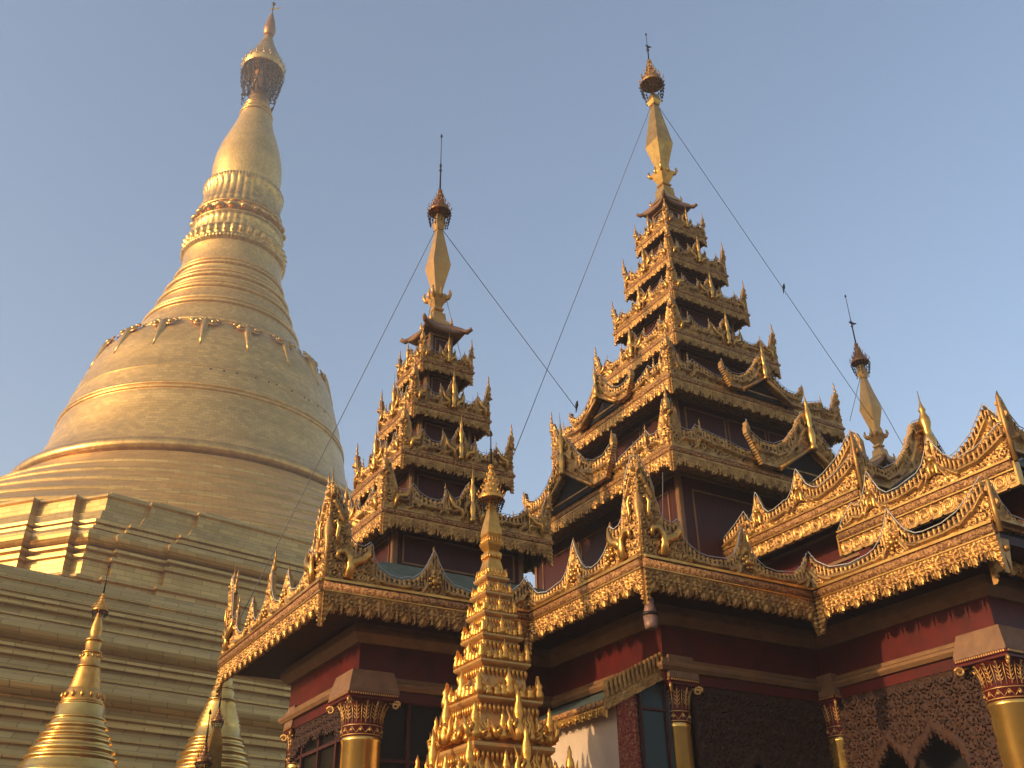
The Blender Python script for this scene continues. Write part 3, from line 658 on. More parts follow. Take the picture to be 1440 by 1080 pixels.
# dark pierced screens with scalloped arches
def screen_fn(L, arches, zt):
    def fn(U, V):
        s, r = scroll(U, V, .17); s2, r2 = scroll(U + .05, V * 1.03 + .03, .17)
        h = np.maximum(s, .8 * s2); keep = ~((h < .34) & (r > .12)); bandd = np.zeros(U.shape, bool)
        for cx_, w_, zc in arches:
            e = np.abs(U - cx_) / w_; top = zc + .42 * np.sqrt(np.clip(1 - e ** 2, 0, 1)) + .12 * np.clip(1 - e * 3, 0, 1) + .03 * np.cos(U * 2 * PI / .07)
            keep &= ~((e < 1) & (V < top)); bb = (e < 1.16) & (V < top + .14) ; ring = (e < 1.16) & (V < zc + .16 + .42 * np.sqrt(np.clip(1 - (e / 1.16) ** 2, 0, 1)) + .12 * np.clip(1 - e * 2.6, 0, 1)) & (V > top + .04)
            h = np.where(ring, 1.25, h); keep |= ring
        keep |= (V > zt - .06) | (U < .05) | (U > L - .05)
        return keep, h
    return fn
for x, y, L, k, ar in [(12.1, 10.75, 2.6, 1, [(.86, .30, 3.52), (1.62, .42, 3.55)]), (9.5, 10.97, 2.55, 0, [(1.05, .38, 3.35), (1.9, .3, 3.3)])]:
    m_ = carve(0, L, 1.2, 4.82, .016, screen_fn(L, ar, 4.82), .05, .045); put('pierced_screen', m_, FRET, H, (x, y, 0), DIRS[k][2])
# small lean-to roof, cream wall, red carved strip and teal glass by the middle corner
b = MB(); b.add([(8.02, 11.0, 4.43), (8.02, 13.7, 4.43), (9.0, 13.7, 4.93), (9.0, 11.0, 4.93), (8.02, 11.0, 4.47), (8.02, 13.7, 4.47), (9.0, 13.7, 4.98), (9.0, 11.0, 4.98)], [(0, 1, 2, 3), (7, 6, 5, 4), (0, 4, 5, 1), (0, 3, 7, 4)])
LT = b.build('lean_to_roof', TILE, H)
m_ = carve(0, 2.7, -.17, .0, .014, fringe_fn(2.7, .13, .17), .02, .02); m_.materials.append(GOLDS); put('fringe', m_, None, LT, (8.0, 13.7, 4.43), -PI / 2)
b = MB(); b.tube([(0, 0, .03), (2.7, 0, .03)], .05, 10); b.build('eave_rail', RAIL, LT, (8.0, 13.7, 4.43), -PI / 2)
def barge_fn(L):
    def fn(U, V):
        f = np.abs(((U / .075) % 1) - .5) * 2; q = np.clip(V / .38, 0, 1); wt = np.where(q < .35, 1.2, np.where(q < .6, .42, np.where(q < .8, .75, .75 - 3.4 * (q - .8)))); s, r = scroll(U, V, .1)
        return (f < wt) & (V > -.02), .2 + .8 * np.where(V < .13, s, np.sqrt(np.clip(1 - f ** 2, 0, 1)))
    return fn
m_ = carve(0, 1.05, -.02, .38, .0125, barge_fn(1.05), .03, .03)
n_ = len(m_.vertices); a = np.empty(n_ * 3, np.float32); m_.vertices.foreach_get('co', a); a = a.reshape(-1, 3); a[:, 2] += a[:, 0] * .50; m_.vertices.foreach_set('co', a.ravel()); m_.update()
put('bargeboard', m_, GOLD, LT, (7.96, 10.97, 4.36))
b = MB(); b.box(8.20, 9.0, 11.06, 13.75, 0, 4.55); b.build('cream_wall', CREAM, H)
def strip_fn(U, V):
    s, r = scroll(U, V * .8, .16); e = np.abs(U - .17); h = .3 + .7 * np.where(e < .10, s, .5 + .5 * np.cos(V * 2 * PI / .09)); h = np.where((e > .10) & (e < .12), 1.1, h)
    return np.ones(U.shape, bool), h
m_ = carve(0, .34, 1, 4.6, .012, strip_fn, .02, .02); st = put('carved_strip', m_, mat('red_gold_carving', (.22, .03, .02), .4, .3, (.42, .20, .07), 45, .3, 60, .004, (.5, .62)), H, (8.205, 11.05, 0))
b = MB(); b.box(8.55, 9.1, 11.02, 11.05, 1, 4.8); tg = b.build('teal_glass', GLASST, H); b = MB(); [b.box(x_, x_ + .03, 10.985, 11.018, 1, 4.8) for x_ in (8.56, 9.0)]; [b.box(8.59, 9.0, 10.99, 11.016, z_, z_ + .035) for z_ in (2.2, 3.3, 4.42)]; b.build('glazing_bar', REDD, tg)

# --- telescoped gable roofs of the south wing
def wing_board(X, y0, y1, z, o, dep=.24):
    L = y0 - y1
    m_ = carve(0, L, -dep, 0, .0165, board_fn(L, dep), .05, .03); m_.materials.append(GOLD)
    R_ = MB(); wxx = 14.06 - X
    R_.add([(X + .05, y0, z + .09), (14.06, y0, z + 1.05), (2 * 14.06 - X - .05, y0, z + .09), (X + .05, y1 + .02, z + .09), (14.06, y1 + .02, z + 1.05), (2 * 14.06 - X - .05, y1 + .02, z + .09)], [(0, 3, 4, 1), (1, 4, 5, 2), (0, 1, 2), (3, 5, 4)])
    r_ = R_.build('wing_roof', TILE, H)
    put('eave_board', m_, None, r_, (X, y0, z), -PI / 2)
    b = MB(); b.tube([(0, 0, .065), (L, 0, .065)], .075, 12); b.build('eave_rail', RAIL, r_, (X, y0, z), -PI / 2)
    b = MB(); b.box(0, L, -.055, 0, -.018, 0); b.box(0, L, -.07, 0, .13, .16); b.box(-.03, .0, -.05, .08, -dep, .1); b.box(L, L + .03, -.04, .08, -dep, .1); b.build('gilt_fillet', GOLDS, r_, (X, y0, z), -PI / 2)
    top = max(y for x, y in o)
    m_ = carve(0, L, .12, top + .01, .0165, crest_fn(o, tz=.15, pit=.085, cell=.15, holes=.08), .05, .045); m_.materials.append(GOLD)
    put('cresting', m_, None, r_, (X, y0, z), -PI / 2); put('light_cable', cable_mesh(o, .028, .008), TUBE, r_, (X - .01, y0, z), -PI / 2)
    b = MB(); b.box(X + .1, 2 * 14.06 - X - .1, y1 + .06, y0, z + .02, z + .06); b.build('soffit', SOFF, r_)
    for a, q in o[1:-1]:
        i = o.index((a, q))
        if q > .6 and o[i - 1][1] < q > o[i + 1][1]:
            b = MB(); b.ball((0, 0, q - .36), .055, 8)
            for e in (-1, 1): b.tube([(e * .02, 0, q - .40), (e * .07, -.01, q - .48), (e * .05, 0, q - .58), (e * .12, 0, q - .62)], [.03, .04, .03, .01], 6)
            b.tube([(0, 0, q - .45), (0, -.01, q - .60)], [.035, .02], 6); b.build('rosette', GOLDS, r_, (X - .06, y0 - a, z), -PI / 2)
    return r_
o1 = clean([(0, .34), (.35, .50), (.62, .66)] + spike(.97, .90, .44, .24) + [(1.35, .44), (1.6, .5)] + spike(1.98, .95, .50, .30) + [(2.4, .46), (2.7, .52), (2.95, .62), (3.12, .70), (3.2, .74)])
o2 = clean([(0, .16), (.12, .30), (.35, .50)] + spike(.75, .88, .42, .28) + [(1.25, .42), (1.5, .48)] + spike(1.93, .96, .50, .32) + [(2.3, .46), (2.6, .48), (2.85, .58), (3.02, .66), (3.1, .68)])
W1 = wing_board(12.2, 12.8, 9.6, 7.75, o1); W2 = wing_board(12.05, 10.04, 6.94, 7.12, o2)
# upper ridge crestings that climb to the gable corner
def ridge_crest(X, y0, y1, z, o, par, z0=.0):
    L = y0 - y1; top = max(y for x, y in o)
    m_ = carve(0, L, z0, top + .01, .0165, crest_fn(o, tz=.14, pit=.085, cell=.15, holes=.06, base=z0), .06, .045); m_.materials.append(GOLD); put('upper_cresting', m_, None, par, (X, y0, z), -PI / 2)
    put('light_cable', cable_mesh(o, .028, .008), TUBE, par, (X - .01, y0, z), -PI / 2)
ridge_crest(12.5, 11.2, 9.62, 8.20, clean([(0, .16), (.35, .28), (.7, .36), (1.0, .50), (1.25, .72), (1.42, .86), (1.5, .80), (1.58, .62)]), W1)
ridge_crest(12.38, 8.6, 6.96, 7.50, clean([(0, .14), (.35, .24), (.7, .36), (.95, .5), (1.15, .72), (1.28, .86), (1.36, .72), (1.5, .50), (1.64, .45)]), W2)
def big_gable(y, X, z, zc, za, par, w_=None, zf=None, res=.02):
    hw = 14.06 - X; k = hw
    top = [(-hw, zc), (-hw + .05, zc - .05), (-hw + .14, zc - .27), (-hw + .28, zc - .42), (-hw * .68, zc - .47), (-hw * .5, zc - .30), (-hw * .3, zc + .10), (-hw * .12, za - .1), (0, za)]
    top += [(-a, b_) for a, b_ in top[::-1] if a < 0]
    low = lambda U: z + .15 + np.maximum(0, (hw - .62 - np.abs(U))) * ((za - .75 - z - .15) / (hw - .62))
    m_ = carve(-hw, hw, z, za + .01, res, crest_fn(top, tz=.16, pit=.085, cell=.15, holes=.04, low=low), .07, .04); m_.materials.append(GOLD)
    put('gable_board', m_, None, par, (14.06, y, 0)); put('light_cable', cable_mesh(top, .03, .008), TUBE, par, (14.06, y - .01, 0))
    b = MB(); b.add([(-hw + .25, .12, z), (hw - .25, .12, z), (0, .12, za - .5)], [(0, 1, 2)]); b.add([(-hw + .25, 1.2, z), (hw - .25, 1.2, z), (0, 1.2, za - .5)], [(0, 2, 1)]); b.build('gable_shade_panel', DARK, par, (14.06, y, 0))  # black triangles painted as the shade inside the gable
    b = MB(); b.tube([(-hw, 0, z), (-hw - .005, 0, zc - .3), (-hw - .01, -.01, zc), (-hw + .01, -.01, zc + .1)], [.035, .035, .03, .006], 8); b.build('gable_horn', GOLD, par, (14.06, y, 0))
    f_ = put('finial', BAL, None, par, (14.06, y - .12, za - .75), 0); f_.scale = (1.5, 1.5, 1.3)
big_gable(9.56, 12.2, 7.84, 8.80, 9.55, W1); big_gable(6.90, 12.05, 7.22, 8.20, 9.2, W2)
# front gable on the wing's main eave
big_gable(6.80, 11.1, 6.0, 6.66, 8.2, RT)
b = MB(); b.rect([(2.9, 6.1, .05), (2.9, 6.14, .05)], 14.06, 6.9); b.build('eave_rail', RAIL, RT)
m_ = carve(0, 5.9, -.50, 0, .02, fringe_fn(5.9, .30, .275), .035, .05); put('fringe', m_, GOLD, RT, (11.5, 7.3, ZE)); corner(11.2, 6.90, ZE - .05, .42, 0, .11)
# wing clerestory walls
b = MB(); b.rect([(1.25, 6.9, 3.3), (1.25, 7.80, 3.3)], 14.06, 11.1); b.box(12.75, 15.37, 7.3, 10.3, 6.6, 7.2)
cw = b.build('clerestory', RED, H)
b = MB()
for z_, o_ in ((6.98, .05), (7.12, .035), (7.62, .03)): b.rect([(1.25 + o_, z_, 3.3 + o_), (1.25 + o_, z_ + .05, 3.3 + o_)], 14.06, 11.1)
b.build('moulding', TRIM, cw)

# ------------------------------------------------------------------ lamp under the middle eave corner
t = thing('floodlight', 'small cup-shaped floodlight hanging under the middle eave corner of the hall', 'lamp', (8.05, 10.02, 5.2))
b = MB(); b.lathe([(.06, 5.62), (.065, 5.52), (.08, 5.46), (.085, 5.43)], n=20); b.build('housing', LAMPM, t, (8.12, 10.06, 0))
b = MB(); b.lathe([(.108, 5.43), (.112, 5.41), (.105, 5.39)], n=24); b.build('rim', IRON, t, (8.12, 10.06, 0))
b = MB(); b.lathe([(.095, 5.39), (.085, 5.26), (.078, 5.22), (.06, 5.215), (0, 5.22)], n=24); b.build('cup', LAMPM, t, (8.12, 10.06, 0))
# ------------------------------------------------------------------ the great stupa
az = math.radians(78.05); SX, SY = 84 * math.cos(az), 84 * math.sin(az)
G = thing('great_stupa', 'huge golden bell-shaped stupa on stepped terraces, filling the left of the view', 'stupa', (SX, SY, 0))
def T_(r, z, a, n=6):                                    # torus moulding: half circle bulging out
    return [(r + a * math.sin(PI * k / n), z - a * math.cos(PI * k / n)) for k in range(n + 1)]
def revolve(prof, n=288):                                # prof entries (r, z[, amp, count])
    P = []; 
    for p in prof:
        P.append((p + (0, 1))[:4] if len(p) == 2 else p)
    th = np.arange(n + 1) * 2 * PI / n; V = []; UV = []; s = 0
    for i, (r, z, a_, c_) in enumerate(P):
        if i: s += math.hypot(r - P[i - 1][0], z - P[i - 1][1])
        rr = r + a_ * (np.abs(np.cos(th * c_ / 2)) - .5) if a_ else np.full(n + 1, r)
        V.append(np.stack([rr * np.cos(th), rr * np.sin(th), np.full(n + 1, z)], 1)); UV.append(np.stack([th * 14, np.full(n + 1, s)], 1))
    V = np.concatenate(V); UV = np.concatenate(UV); m_ = n + 1; F_ = []
    for i in range(len(P) - 1):
        a_ = np.arange(n) + i * m_; F_.append(np.stack([a_, a_ + 1, a_ + 1 + m_, a_ + m_], 1))
    return mesh_np('shell', V, np.concatenate(F_), np.ones((len(P) - 1) * n, bool), UV)
def sub(name, prof, m_, par=G, n=288): return put(name, revolve(prof, n), m_, par, (SX, SY, 0))
st = [(31.5, 20.2)]; k = 8
for i in range(k):
    t0 = i / k; t1 = (i + 1) / k; r0 = 29.8 + (15.6 - 29.8) * t0; r1 = 29.8 + (15.6 - 29.8) * t1; z0 = 21.4 + (33.0 - 21.4) * t0 ** 1.02; z1 = 21.4 + (33.0 - 21.4) * t1 ** 1.02
    st += [(r0, z0), (r0 + .05, z0 + .14), (r0 - .05, z0 + .20), (r0 - .35, z0 + .24), (r1 + .35, z1 - .30), (r1 + .06, z1 - .12)]
sub('round_band', st + [(15.2, 33.4)], PLATE)
sub('bell_rim', [(15.0, 33.3)] + T_(14.45, 34.2, .62, 10) + [(14.2, 34.9)], RING)
bell = [(14.25, 34.8), (13.75, 35.6), (13.1, 36.8), (12.65, 38.1), (12.4, 39.5), (12.25, 40.2)] + T_(12.2, 40.45, .14) + T_(12.16, 40.8, .12) + [(12.05, 41.1), (11.75, 42.6)] + T_(11.73, 42.7, .03, 4) + [(11.68, 42.8), (11.25, 44.5), (10.8, 46.0), (10.25, 47.3), (9.6, 48.3), (8.9, 48.9), (8.5, 49.1)]
sub('bell', bell, PLATE)
tur = [(8.5, 49.0)] + T_(8.05, 49.5, .30) + [(7.85, 49.9), (7.55, 50.8), (7.3, 51.7)] + T_(7.05, 52.2, .24) + T_(6.88, 52.7, .18) + [(6.65, 53.1), (6.4, 54.0)] + T_(6.2, 54.5, .24) + T_(6.05, 55.0, .15) + [(5.88, 55.4)] + T_(5.68, 56.1, .26) + T_(5.52, 56.65, .15) + [(5.3, 57.2)] + T_(5.1, 57.9, .22) + T_(4.98, 58.4, .16) + [(4.85, 58.8), (4.75, 60.0), (4.7, 60.9)]
sub('ring_moulding', tur, PLATE)
lot = [(4.7, 60.85), (4.8, 61.0, .0, 90), (4.98, 61.15, .16, 90), (5.02, 61.35, .16, 90), (4.85, 61.55, .12, 90), (4.65, 61.65, 0, 90), (4.75, 61.9, .32, 40), (4.98, 62.35, .40, 40), (4.75, 62.75, .28, 40), (4.4, 62.95, .12, 40), (4.40, 63.2, .10, 44), (4.32, 64.2, .10, 44), (4.5, 64.45, .0, 44)] + T_(4.4, 64.6, .16) + [(4.25, 64.9), (4.2, 65.9)] + T_(4.25, 66.1, .15) + [(4.1, 66.3), (4.22, 66.7, .16, 36), (4.02, 67.2, .14, 36), (3.92, 67.5, .06, 36), (3.80, 69.0, .10, 36), (3.95, 69.35, .15, 36), (4.0, 69.6, .05, 36), (4.0, 69.75, .14, 80), (4.02, 70.0, .14, 80), (3.8, 70.2, .1, 80), (3.6, 70.25, 0, 80)]
sub('lotus_band', lot, mat('mottled_gold_lotus', (.70, .42, .115), .33, .8, (.34, .18, .055), 2.2, .4, 3, .05, (.40, .66)))  # gold mottled with a darker brown
bd = MB(); bd.lathe([(.0, -.36), (.34, -.29), (.56, -.11), (.56, .11), (.34, .29), (0, .36)], n=12); bdm = bd.mesh('bead'); bdm.materials.append(RING)
for j in range(22):
    a = 2 * PI * j / 22; put('bead', bdm, None, G, (SX + 4.22 * math.cos(a), SY + 4.22 * math.sin(a), 65.4))
sub('banana_bud', [(3.3, 70.2), (3.42, 70.9), (3.52, 71.8), (3.55, 73.0), (3.42, 74.4), (3.10, 76.0), (2.62, 77.6), (2.12, 79.2), (1.80, 80.5), (1.68, 81.1)] , PLATE)
sub('neck_ring', [(1.68, 81.0)] + T_(1.68, 81.25, .14) + [(1.55, 81.5)] + T_(1.5, 81.9, .12) + [(1.38, 82.2)] + T_(1.32, 82.6, .12) + [(1.2, 83), (1.1, 83.6)], RING)
sub('inner_mast', [(1.08, 83.5), (1.15, 83.8), (1.0, 84.0), (1.0, 86), (.95, 88.6)], BRONZE)
um = MB(); cone = [(2.25, 88.0), (2.35, 88.2), (2.35, 88.8)]
for i in range(9):
    t = i / 9; q = 1.95 * (1 - t) ** 1.35 + .42; z_ = 88.9 + t * 5.2; cone += [(q, z_), (q * .96, z_ + .32), (q * .90, z_ + .34)]
cone += [(.40, 94.0), (.3, 94.3)]
um.lathe(cone, n=48)
for i in range(4):
    q = [2.4, 1.85, 1.35, .9][i]
    for j in range(20 - 4 * i):
        a = 2 * PI * j / (20 - 4 * i); um.tube([(q * math.cos(a), q * math.sin(a), 88.7 + 1.0 * i), (q * 1.04 * math.cos(a), q * 1.04 * math.sin(a), 89.4 + 1.0 * i)], [.07, .01], 4)
U_ = um.build('umbrella', RING, G, (SX, SY, 0)); b = MB(); b.lathe([(.4, 94.0), (.62, 94.4), (.70, 95.0), (.66, 95.6), (.50, 95.8), (.56, 96.2), (.40, 96.5), (.44, 96.8), (.28, 97.1), (.30, 97.4), (.14, 97.7), (.08, 98.2)], n=16); b.build('tiered_bud', BRONZE, U_, (SX, SY, 0))
b = MB()
for j in range(22):
    a = 2 * PI * j / 22; ca_, sa_ = math.cos(a), math.sin(a); zb_ = 82.6 + rng.uniform(0, 1.6); pts = []
    for q in range(7):
        t = q / 6; r_ = 2.38 - .7 * t + .16 * rng.uniform(-1, 1); pts.append((r_ * ca_, r_ * sa_, 88.1 - (88.1 - zb_) * t))
    b.tube(pts, .045, 4)
    for q in range(8):
        t = rng.uniform(.03, 1); r_ = 2.42 - .7 * t; b.ball((r_ * math.cos(a + rng.uniform(-.1, .1)), r_ * math.sin(a + rng.uniform(-.1, .1)), 88.1 - (88.1 - zb_) * t), rng.uniform(.07, .15), 4)
for q, r_ in ((87.2, 2.25), (85.6, 2.0), (84.0, 1.8)): b.tube([(r_ * math.cos(t * PI / 15), r_ * math.sin(t * PI / 15), q) for t in range(31)], .05, 4)
b.build('hanging_bells', IRON, U_, (SX, SY, 0))
b = MB()
for j in range(10):
    a = 2 * PI * j / 10; a2 = a + .63; b.tube([(1.2 * math.cos(a), 1.2 * math.sin(a), 84.2), (2.1 * math.cos(a2), 2.1 * math.sin(a2), 87.9)], .07, 4); b.tube([(1.2 * math.cos(a2), 1.2 * math.sin(a2), 84.2), (2.1 * math.cos(a), 2.1 * math.sin(a), 87.9)], .07, 4)
b.build('strut', IRON, U_, (SX, SY, 0))
b = MB(); b.lathe([(.08, 98.0), (.06, 99.2), (.05, 99.3), (.22, 99.45), (.24, 99.6), (.1, 99.8), (.01, 99.95)], n=10); b.build('mast', IRON, U_, (SX, SY, 0))
vane(U_, SX, SY, 98.75, .95, -.5, RING)
# floral pendants hanging round the shoulder of the bell
b = MB(); S_ = 1.0
for e in (-1, 1):
    pts, rad = [], []
    for j in range(20):
        t = j / 19 * 2 * PI * 1.4; q = .50 * (1 - .7 * j / 19); pts.append((e * (.66 + q * math.cos(t)), -.26, -.05 + q * math.sin(t))); rad.append(.15 - .06 * j / 19)
    b.tube(pts, rad, 6, .7); b.tube([(e * 1.1, 0, .2), (e * 1.3, -.05, .42), (e * 1.5, -.02, .38)], [.07, .07, .02], 6)
    b.tube([(e * .38, 0, -.5), (e * .26, -.05, -1.2), (e * .10, -.05, -2.1), (0, -.02, -2.8)], [.06, .07, .06, .03], 6); b.ball((e * .66, -.32, -.05), .24, 6)
b.tube([(0, -.05, .5), (0, -.12, 0), (0, -.1, -.8), (0, -.05, -2.0), (0, -.02, -2.9)], [.14, .42, .34, .18, .05], 8); b.ball((0, -.15, .35), .22, 6)
pm = b.mesh('floral_pendant'); pm.materials.append(RING)
for v in pm.vertices:                                   # bend onto the cone of the shoulder
    v.co.y -= (-v.co.z) * .42 if v.co.z < 0 else v.co.z * -.5
    v.co.y += v.co.x ** 2 / 19 - .12
for j in range(18):
    a = math.radians(-110.5 + 20 * j); o = put('floral_pendant', pm, None, G, (SX + 9.72 * math.cos(a), SY + 9.72 * math.sin(a), 48.0), a + PI / 2)
for j in range(11):                                      # little dark lamp hooks along the seam of the bell
    a = math.radians(-104 + 5.6 * j + rng.uniform(-1.6, 1.6)); b = MB(); b.box(-.07, .07, -.09, .05, -.06, .06)
    b.build('lamp_hook', IRON, G, (SX + 11.72 * math.cos(a), SY + 11.72 * math.sin(a), 42.45), a + PI / 2)
# faceted terraces: six faces with redented corners
cA = math.radians(-108.8); dirM, dirL = math.radians(11.2), math.radians(131.2)
def terr_poly(dist):
    """hexagon whose corners step in twice; dist = centre to the face planes beside the corners"""
    R_ = dist / math.cos(math.radians(30)); P = []
    for k in range(6):
        a = cA + k * PI / 3; c0 = Vector((R_ * math.cos(a), R_ * math.sin(a)))
        dL = Vector((math.cos(a - PI * 2 / 3), math.sin(a - PI * 2 / 3))); dM = Vector((math.cos(a + PI * 2 / 3), math.sin(a + PI * 2 / 3)))
        nL = Vector((math.cos(a - PI / 6), math.sin(a - PI / 6))); nM = Vector((math.cos(a + PI / 6), math.sin(a + PI / 6)))
        sL = [c0 + dL * 1.9]; sL.append(sL[0] + nL * .42); sL.append(sL[1] + dL * 2.2); sL.append(sL[2] + nL * .42)
        sM = [c0 + dM * 2.5]; sM.append(sM[0] + nM * .32); sM.append(sM[1] + dM * 2.4); sM.append(sM[2] + nM * .32)
        P += [tuple(p) for p in sL[::-1]] + [tuple(c0)] + [tuple(p) for p in sM]
    return P
def square_poly(dist):
    P = []
    for k in range(4):
        n_ = math.radians(-78.8) + k * PI / 2; N = Vector((math.cos(n_), math.sin(n_))); T = Vector((-N.y, N.x))
        lo_ = [(-1, dist - 2.4, 26.2), (-1, dist - 2.4, 22.6), (-1, dist - 1.6, 22.6), (-1, dist - 1.6, 18.6), (-1, dist - .8, 18.6)]
        Q = [(-27.6, -2.4)] * 0 + [(-33.0, -2.7), (-28.0, -2.7), (-28.0, -1.8), (-23.4, -1.8), (-23.4, -.9), (-LN, -.9), (-LN, 0)]
        Q = Q + [(-a, b_) for a, b_ in Q[::-1]]
        P += [tuple(N * (dist + b_) + T * a) for a, b_ in Q]
    return P
LN = 19.6
def terrace(name, base, prof, m_, square=False):
    P = square_poly(base) if square else terr_poly(base); P0 = P
    rings = []; s = 0; UV = []; per = [0]
    for i in range(len(P)): per.append(per[-1] + (Vector(P[(i + 1) % len(P)]) - Vector(P[i])).length)
    V = []; nP = len(P); F_ = []; uv = []; 
    offs = [offset_poly(P, d) for d, z in prof]
    for r in range(len(prof) - 1):
        (d0, z0), (d1, z1) = prof[r], prof[r + 1]; ds = math.hypot(d1 - d0, z1 - z0)
        for i in range(nP):
            j = (i + 1) % nP; b_ = len(V); V += [(*offs[r][i], z0), (*offs[r][j], z0), (*offs[r + 1][j], z1), (*offs[r + 1][i], z1)]
            uv += [(per[i], s), (per[i + 1], s), (per[i + 1], s + ds), (per[i], s + ds)]; F_.append((b_, b_ + 1, b_ + 2, b_ + 3))
        s += ds
    return put(name, mesh_np('shell', V, F_, np.zeros(len(F_), bool), uv), m_, G, (SX, SY, 0))
def mould(z1, z0, d1, d0):
    """wall from (d0,z0) up to (d1,z1) broken into plain courses, fillets and one roll"""
    return None
up = [(3.9, 13.9), (3.9, 15.0), (4.0, 15.1), (3.95, 15.25), (3.6, 15.4), (3.4, 16.2), (3.55, 16.25), (3.5, 16.4), (3.0, 16.6), (2.95, 17.3), (3.1, 17.35), (3.1, 17.5), (2.75, 17.6), (2.75, 17.75), (2.95, 17.8), (2.95, 17.95), (2.55, 18.05)]
up += [(2.55 + .45 * math.sin(PI * k / 8), 18.1 + .4 - .4 * math.cos(PI * k / 8)) for k in range(9)]
up += [(2.3, 19.0), (2.45, 19.05), (2.45, 19.2), (2.05, 19.3), (2.05, 19.4), (2.2, 19.45), (2.2, 19.6), (1.6, 19.75), (1.2, 20.5), (.9, 20.6), (.8, 21.3), (.9, 21.4), (.85, 21.55), (.35, 21.65), (.2, 21.9), (0, 21.95), (-3, 22.0)]
terrace('upper_terrace', 29.6, up, PLATET)
def band(d, z, kind):
    if kind == 'd': return [(d, z), (d + .14, z + .03), (d + .14, z + .14), (d - .06, z + .17), (d - .06, z + .27), (d + .10, z + .30), (d + .10, z + .40), (d - .10, z + .44)]
    if kind == 't': return [(d, z)] + [(d + .02 + .40 * math.sin(PI * k / 8), z + .06 + .34 - .34 * math.cos(PI * k / 8)) for k in range(9)] + [(d - .03, z + .80)]
    return [(d, z), (d + .07, z + .02), (d + .07, z + .09), (d - .03, z + .11)]
lo = [(14, 0), (14, 2)]; lz = [(2.3, 'd'), (3.2, 's'), (3.8, 't'), (5.0, 's'), (5.6, 'd'), (6.4, 's'), (6.9, 's'), (7.35, 's'), (7.8, 's'), (8.25, 'd'), (8.95, 't'), (9.95, 's'), (10.45, 'd'), (11.0, 't'), (12.05, 's'), (12.45, 'd'), (13.05, 's'), (13.6, 's')]
dd = lambda z: 9.3 + (14.3 - z) * .62
for z, kd in lz: lo += band(dd(z), z, kd)
lo += [(dd(13.9), 13.95), (9.35, 14.2), (9.2, 14.25), (4, 14.3)]
terrace('lower_terrace', 29.6, lo, PLATET, True)

# ------------------------------------------------------------------ small gilded stupas at the foot of the great one
def small_stupa(x, y, prof, label, tip=None):
    t = thing('small_stupa', label, 'stupa', (x, y, 0), 'small stupas ringing the foot of the great stupa')
    zs = [p[1] for p in prof]
    b = MB(); b.lathe([(1.9, 0), (1.9, 1.0), (1.7, 1.1), (1.7, 2.0), (1.5, 2.1), (1.5, 3.0), (1.42, 3.3), (1.38, 4.2)], n=8, smooth=False, rot=PI / 8); b.build('base', GPAG, t, (x, y, 0))
    return t
t1 = small_stupa(3.55, 25.76, [(0, 0)], 'small ringed golden stupa in the lower left corner, fully visible before the terraces')
b = MB()
bp_ = [(1.40, 4.1), (1.36, 4.6), (1.24, 5.0)] + T_(1.13, 5.2, .06) + [(1.08, 5.35), (1.02, 5.45)] + T_(.96, 5.55, .05) + T_(.88, 5.72, .06) + [(.86, 5.8)] + T_(.79, 5.92, .045) + T_(.74, 6.05, .045) + [(.70, 6.14)] + T_(.64, 6.24, .05) + [(.62, 6.32), (.60, 6.38)] + T_(.585, 6.43, .03) + [(.54, 6.48), (.535, 6.72)] + T_(.50, 6.77, .02)
b.lathe(bp_, n=48); b.build('bell', COLG, t1, (3.55, 25.76, 0))
b = MB(); b.lathe([(.50, 6.78), (.47, 6.86), (.42, 7.0), (.37, 7.12)] + [(.345 + .026 * (i % 2) - .008 * i, 7.14 + .04 * i) for i in range(12)] + [(.245, 7.62)] + T_(.25, 7.66, .025) + [(.22, 7.70), (.235, 7.85), (.20, 7.95)] + T_(.20, 8.0, .03) + [(.17, 8.05), (.19, 8.22)] + T_(.17, 8.3, .035) + [(.11, 8.38), (.14, 8.48), (.13, 8.62), (.09, 8.8), (.06, 8.95), (.05, 9.05)], n=32)
for j in range(14):
    a = 2 * PI * j / 14; b.ball((.46 * math.cos(a), .46 * math.sin(a), 6.95), .045, 5, 1.8)
for j in range(12):
    a = 2 * PI * j / 12; b.ball((.235 * math.cos(a), .235 * math.sin(a), 7.9), .03, 5, 1.6)
b.build('bud', GPAG, t1, (3.55, 25.76, 0)); umbrella(t1, 3.55, 25.76, 9.04, .19, 9.5, 10.2, 8.86, GPAG)
t2 = small_stupa(7.67, 29.0, [(0, 0)], 'small golden ringed stupa half hidden below the left corner of the hall eave')
b = MB(); b.lathe([(1.5, 4.1), (1.42, 5.0), (1.25, 5.5)] + T_(1.12, 5.75, .06) + T_(1.02, 5.98, .06) + [(1.0, 6.05)] + T_(.94, 6.2, .05) + T_(.86, 6.42, .055) + [(.84, 6.5)] + T_(.77, 6.62, .05) + T_(.72, 6.8, .035) + [(.66, 6.86), (.63, 7.1)] + [(.60 + .04 * (i % 2) - .018 * i, 7.15 + .055 * i) for i in range(12)] + T_(.36, 7.9, .03) + [(.33, 7.95), (.35, 8.08), (.29, 8.16)] + T_(.27, 8.22, .03) + [(.24, 8.27), (.26, 8.4), (.21, 8.5)] + T_(.19, 8.56, .03) + [(.14, 8.62), (.17, 8.78), (.12, 9.0), (.09, 9.25), (.02, 9.9)], n=48); b.build('bell', COLG, t2, (7.67, 29.0, 0))
for j in range(1): umbrella(t2, 7.67, 29.0, 9.2, .17, 9.6, 10.2, 9.0)
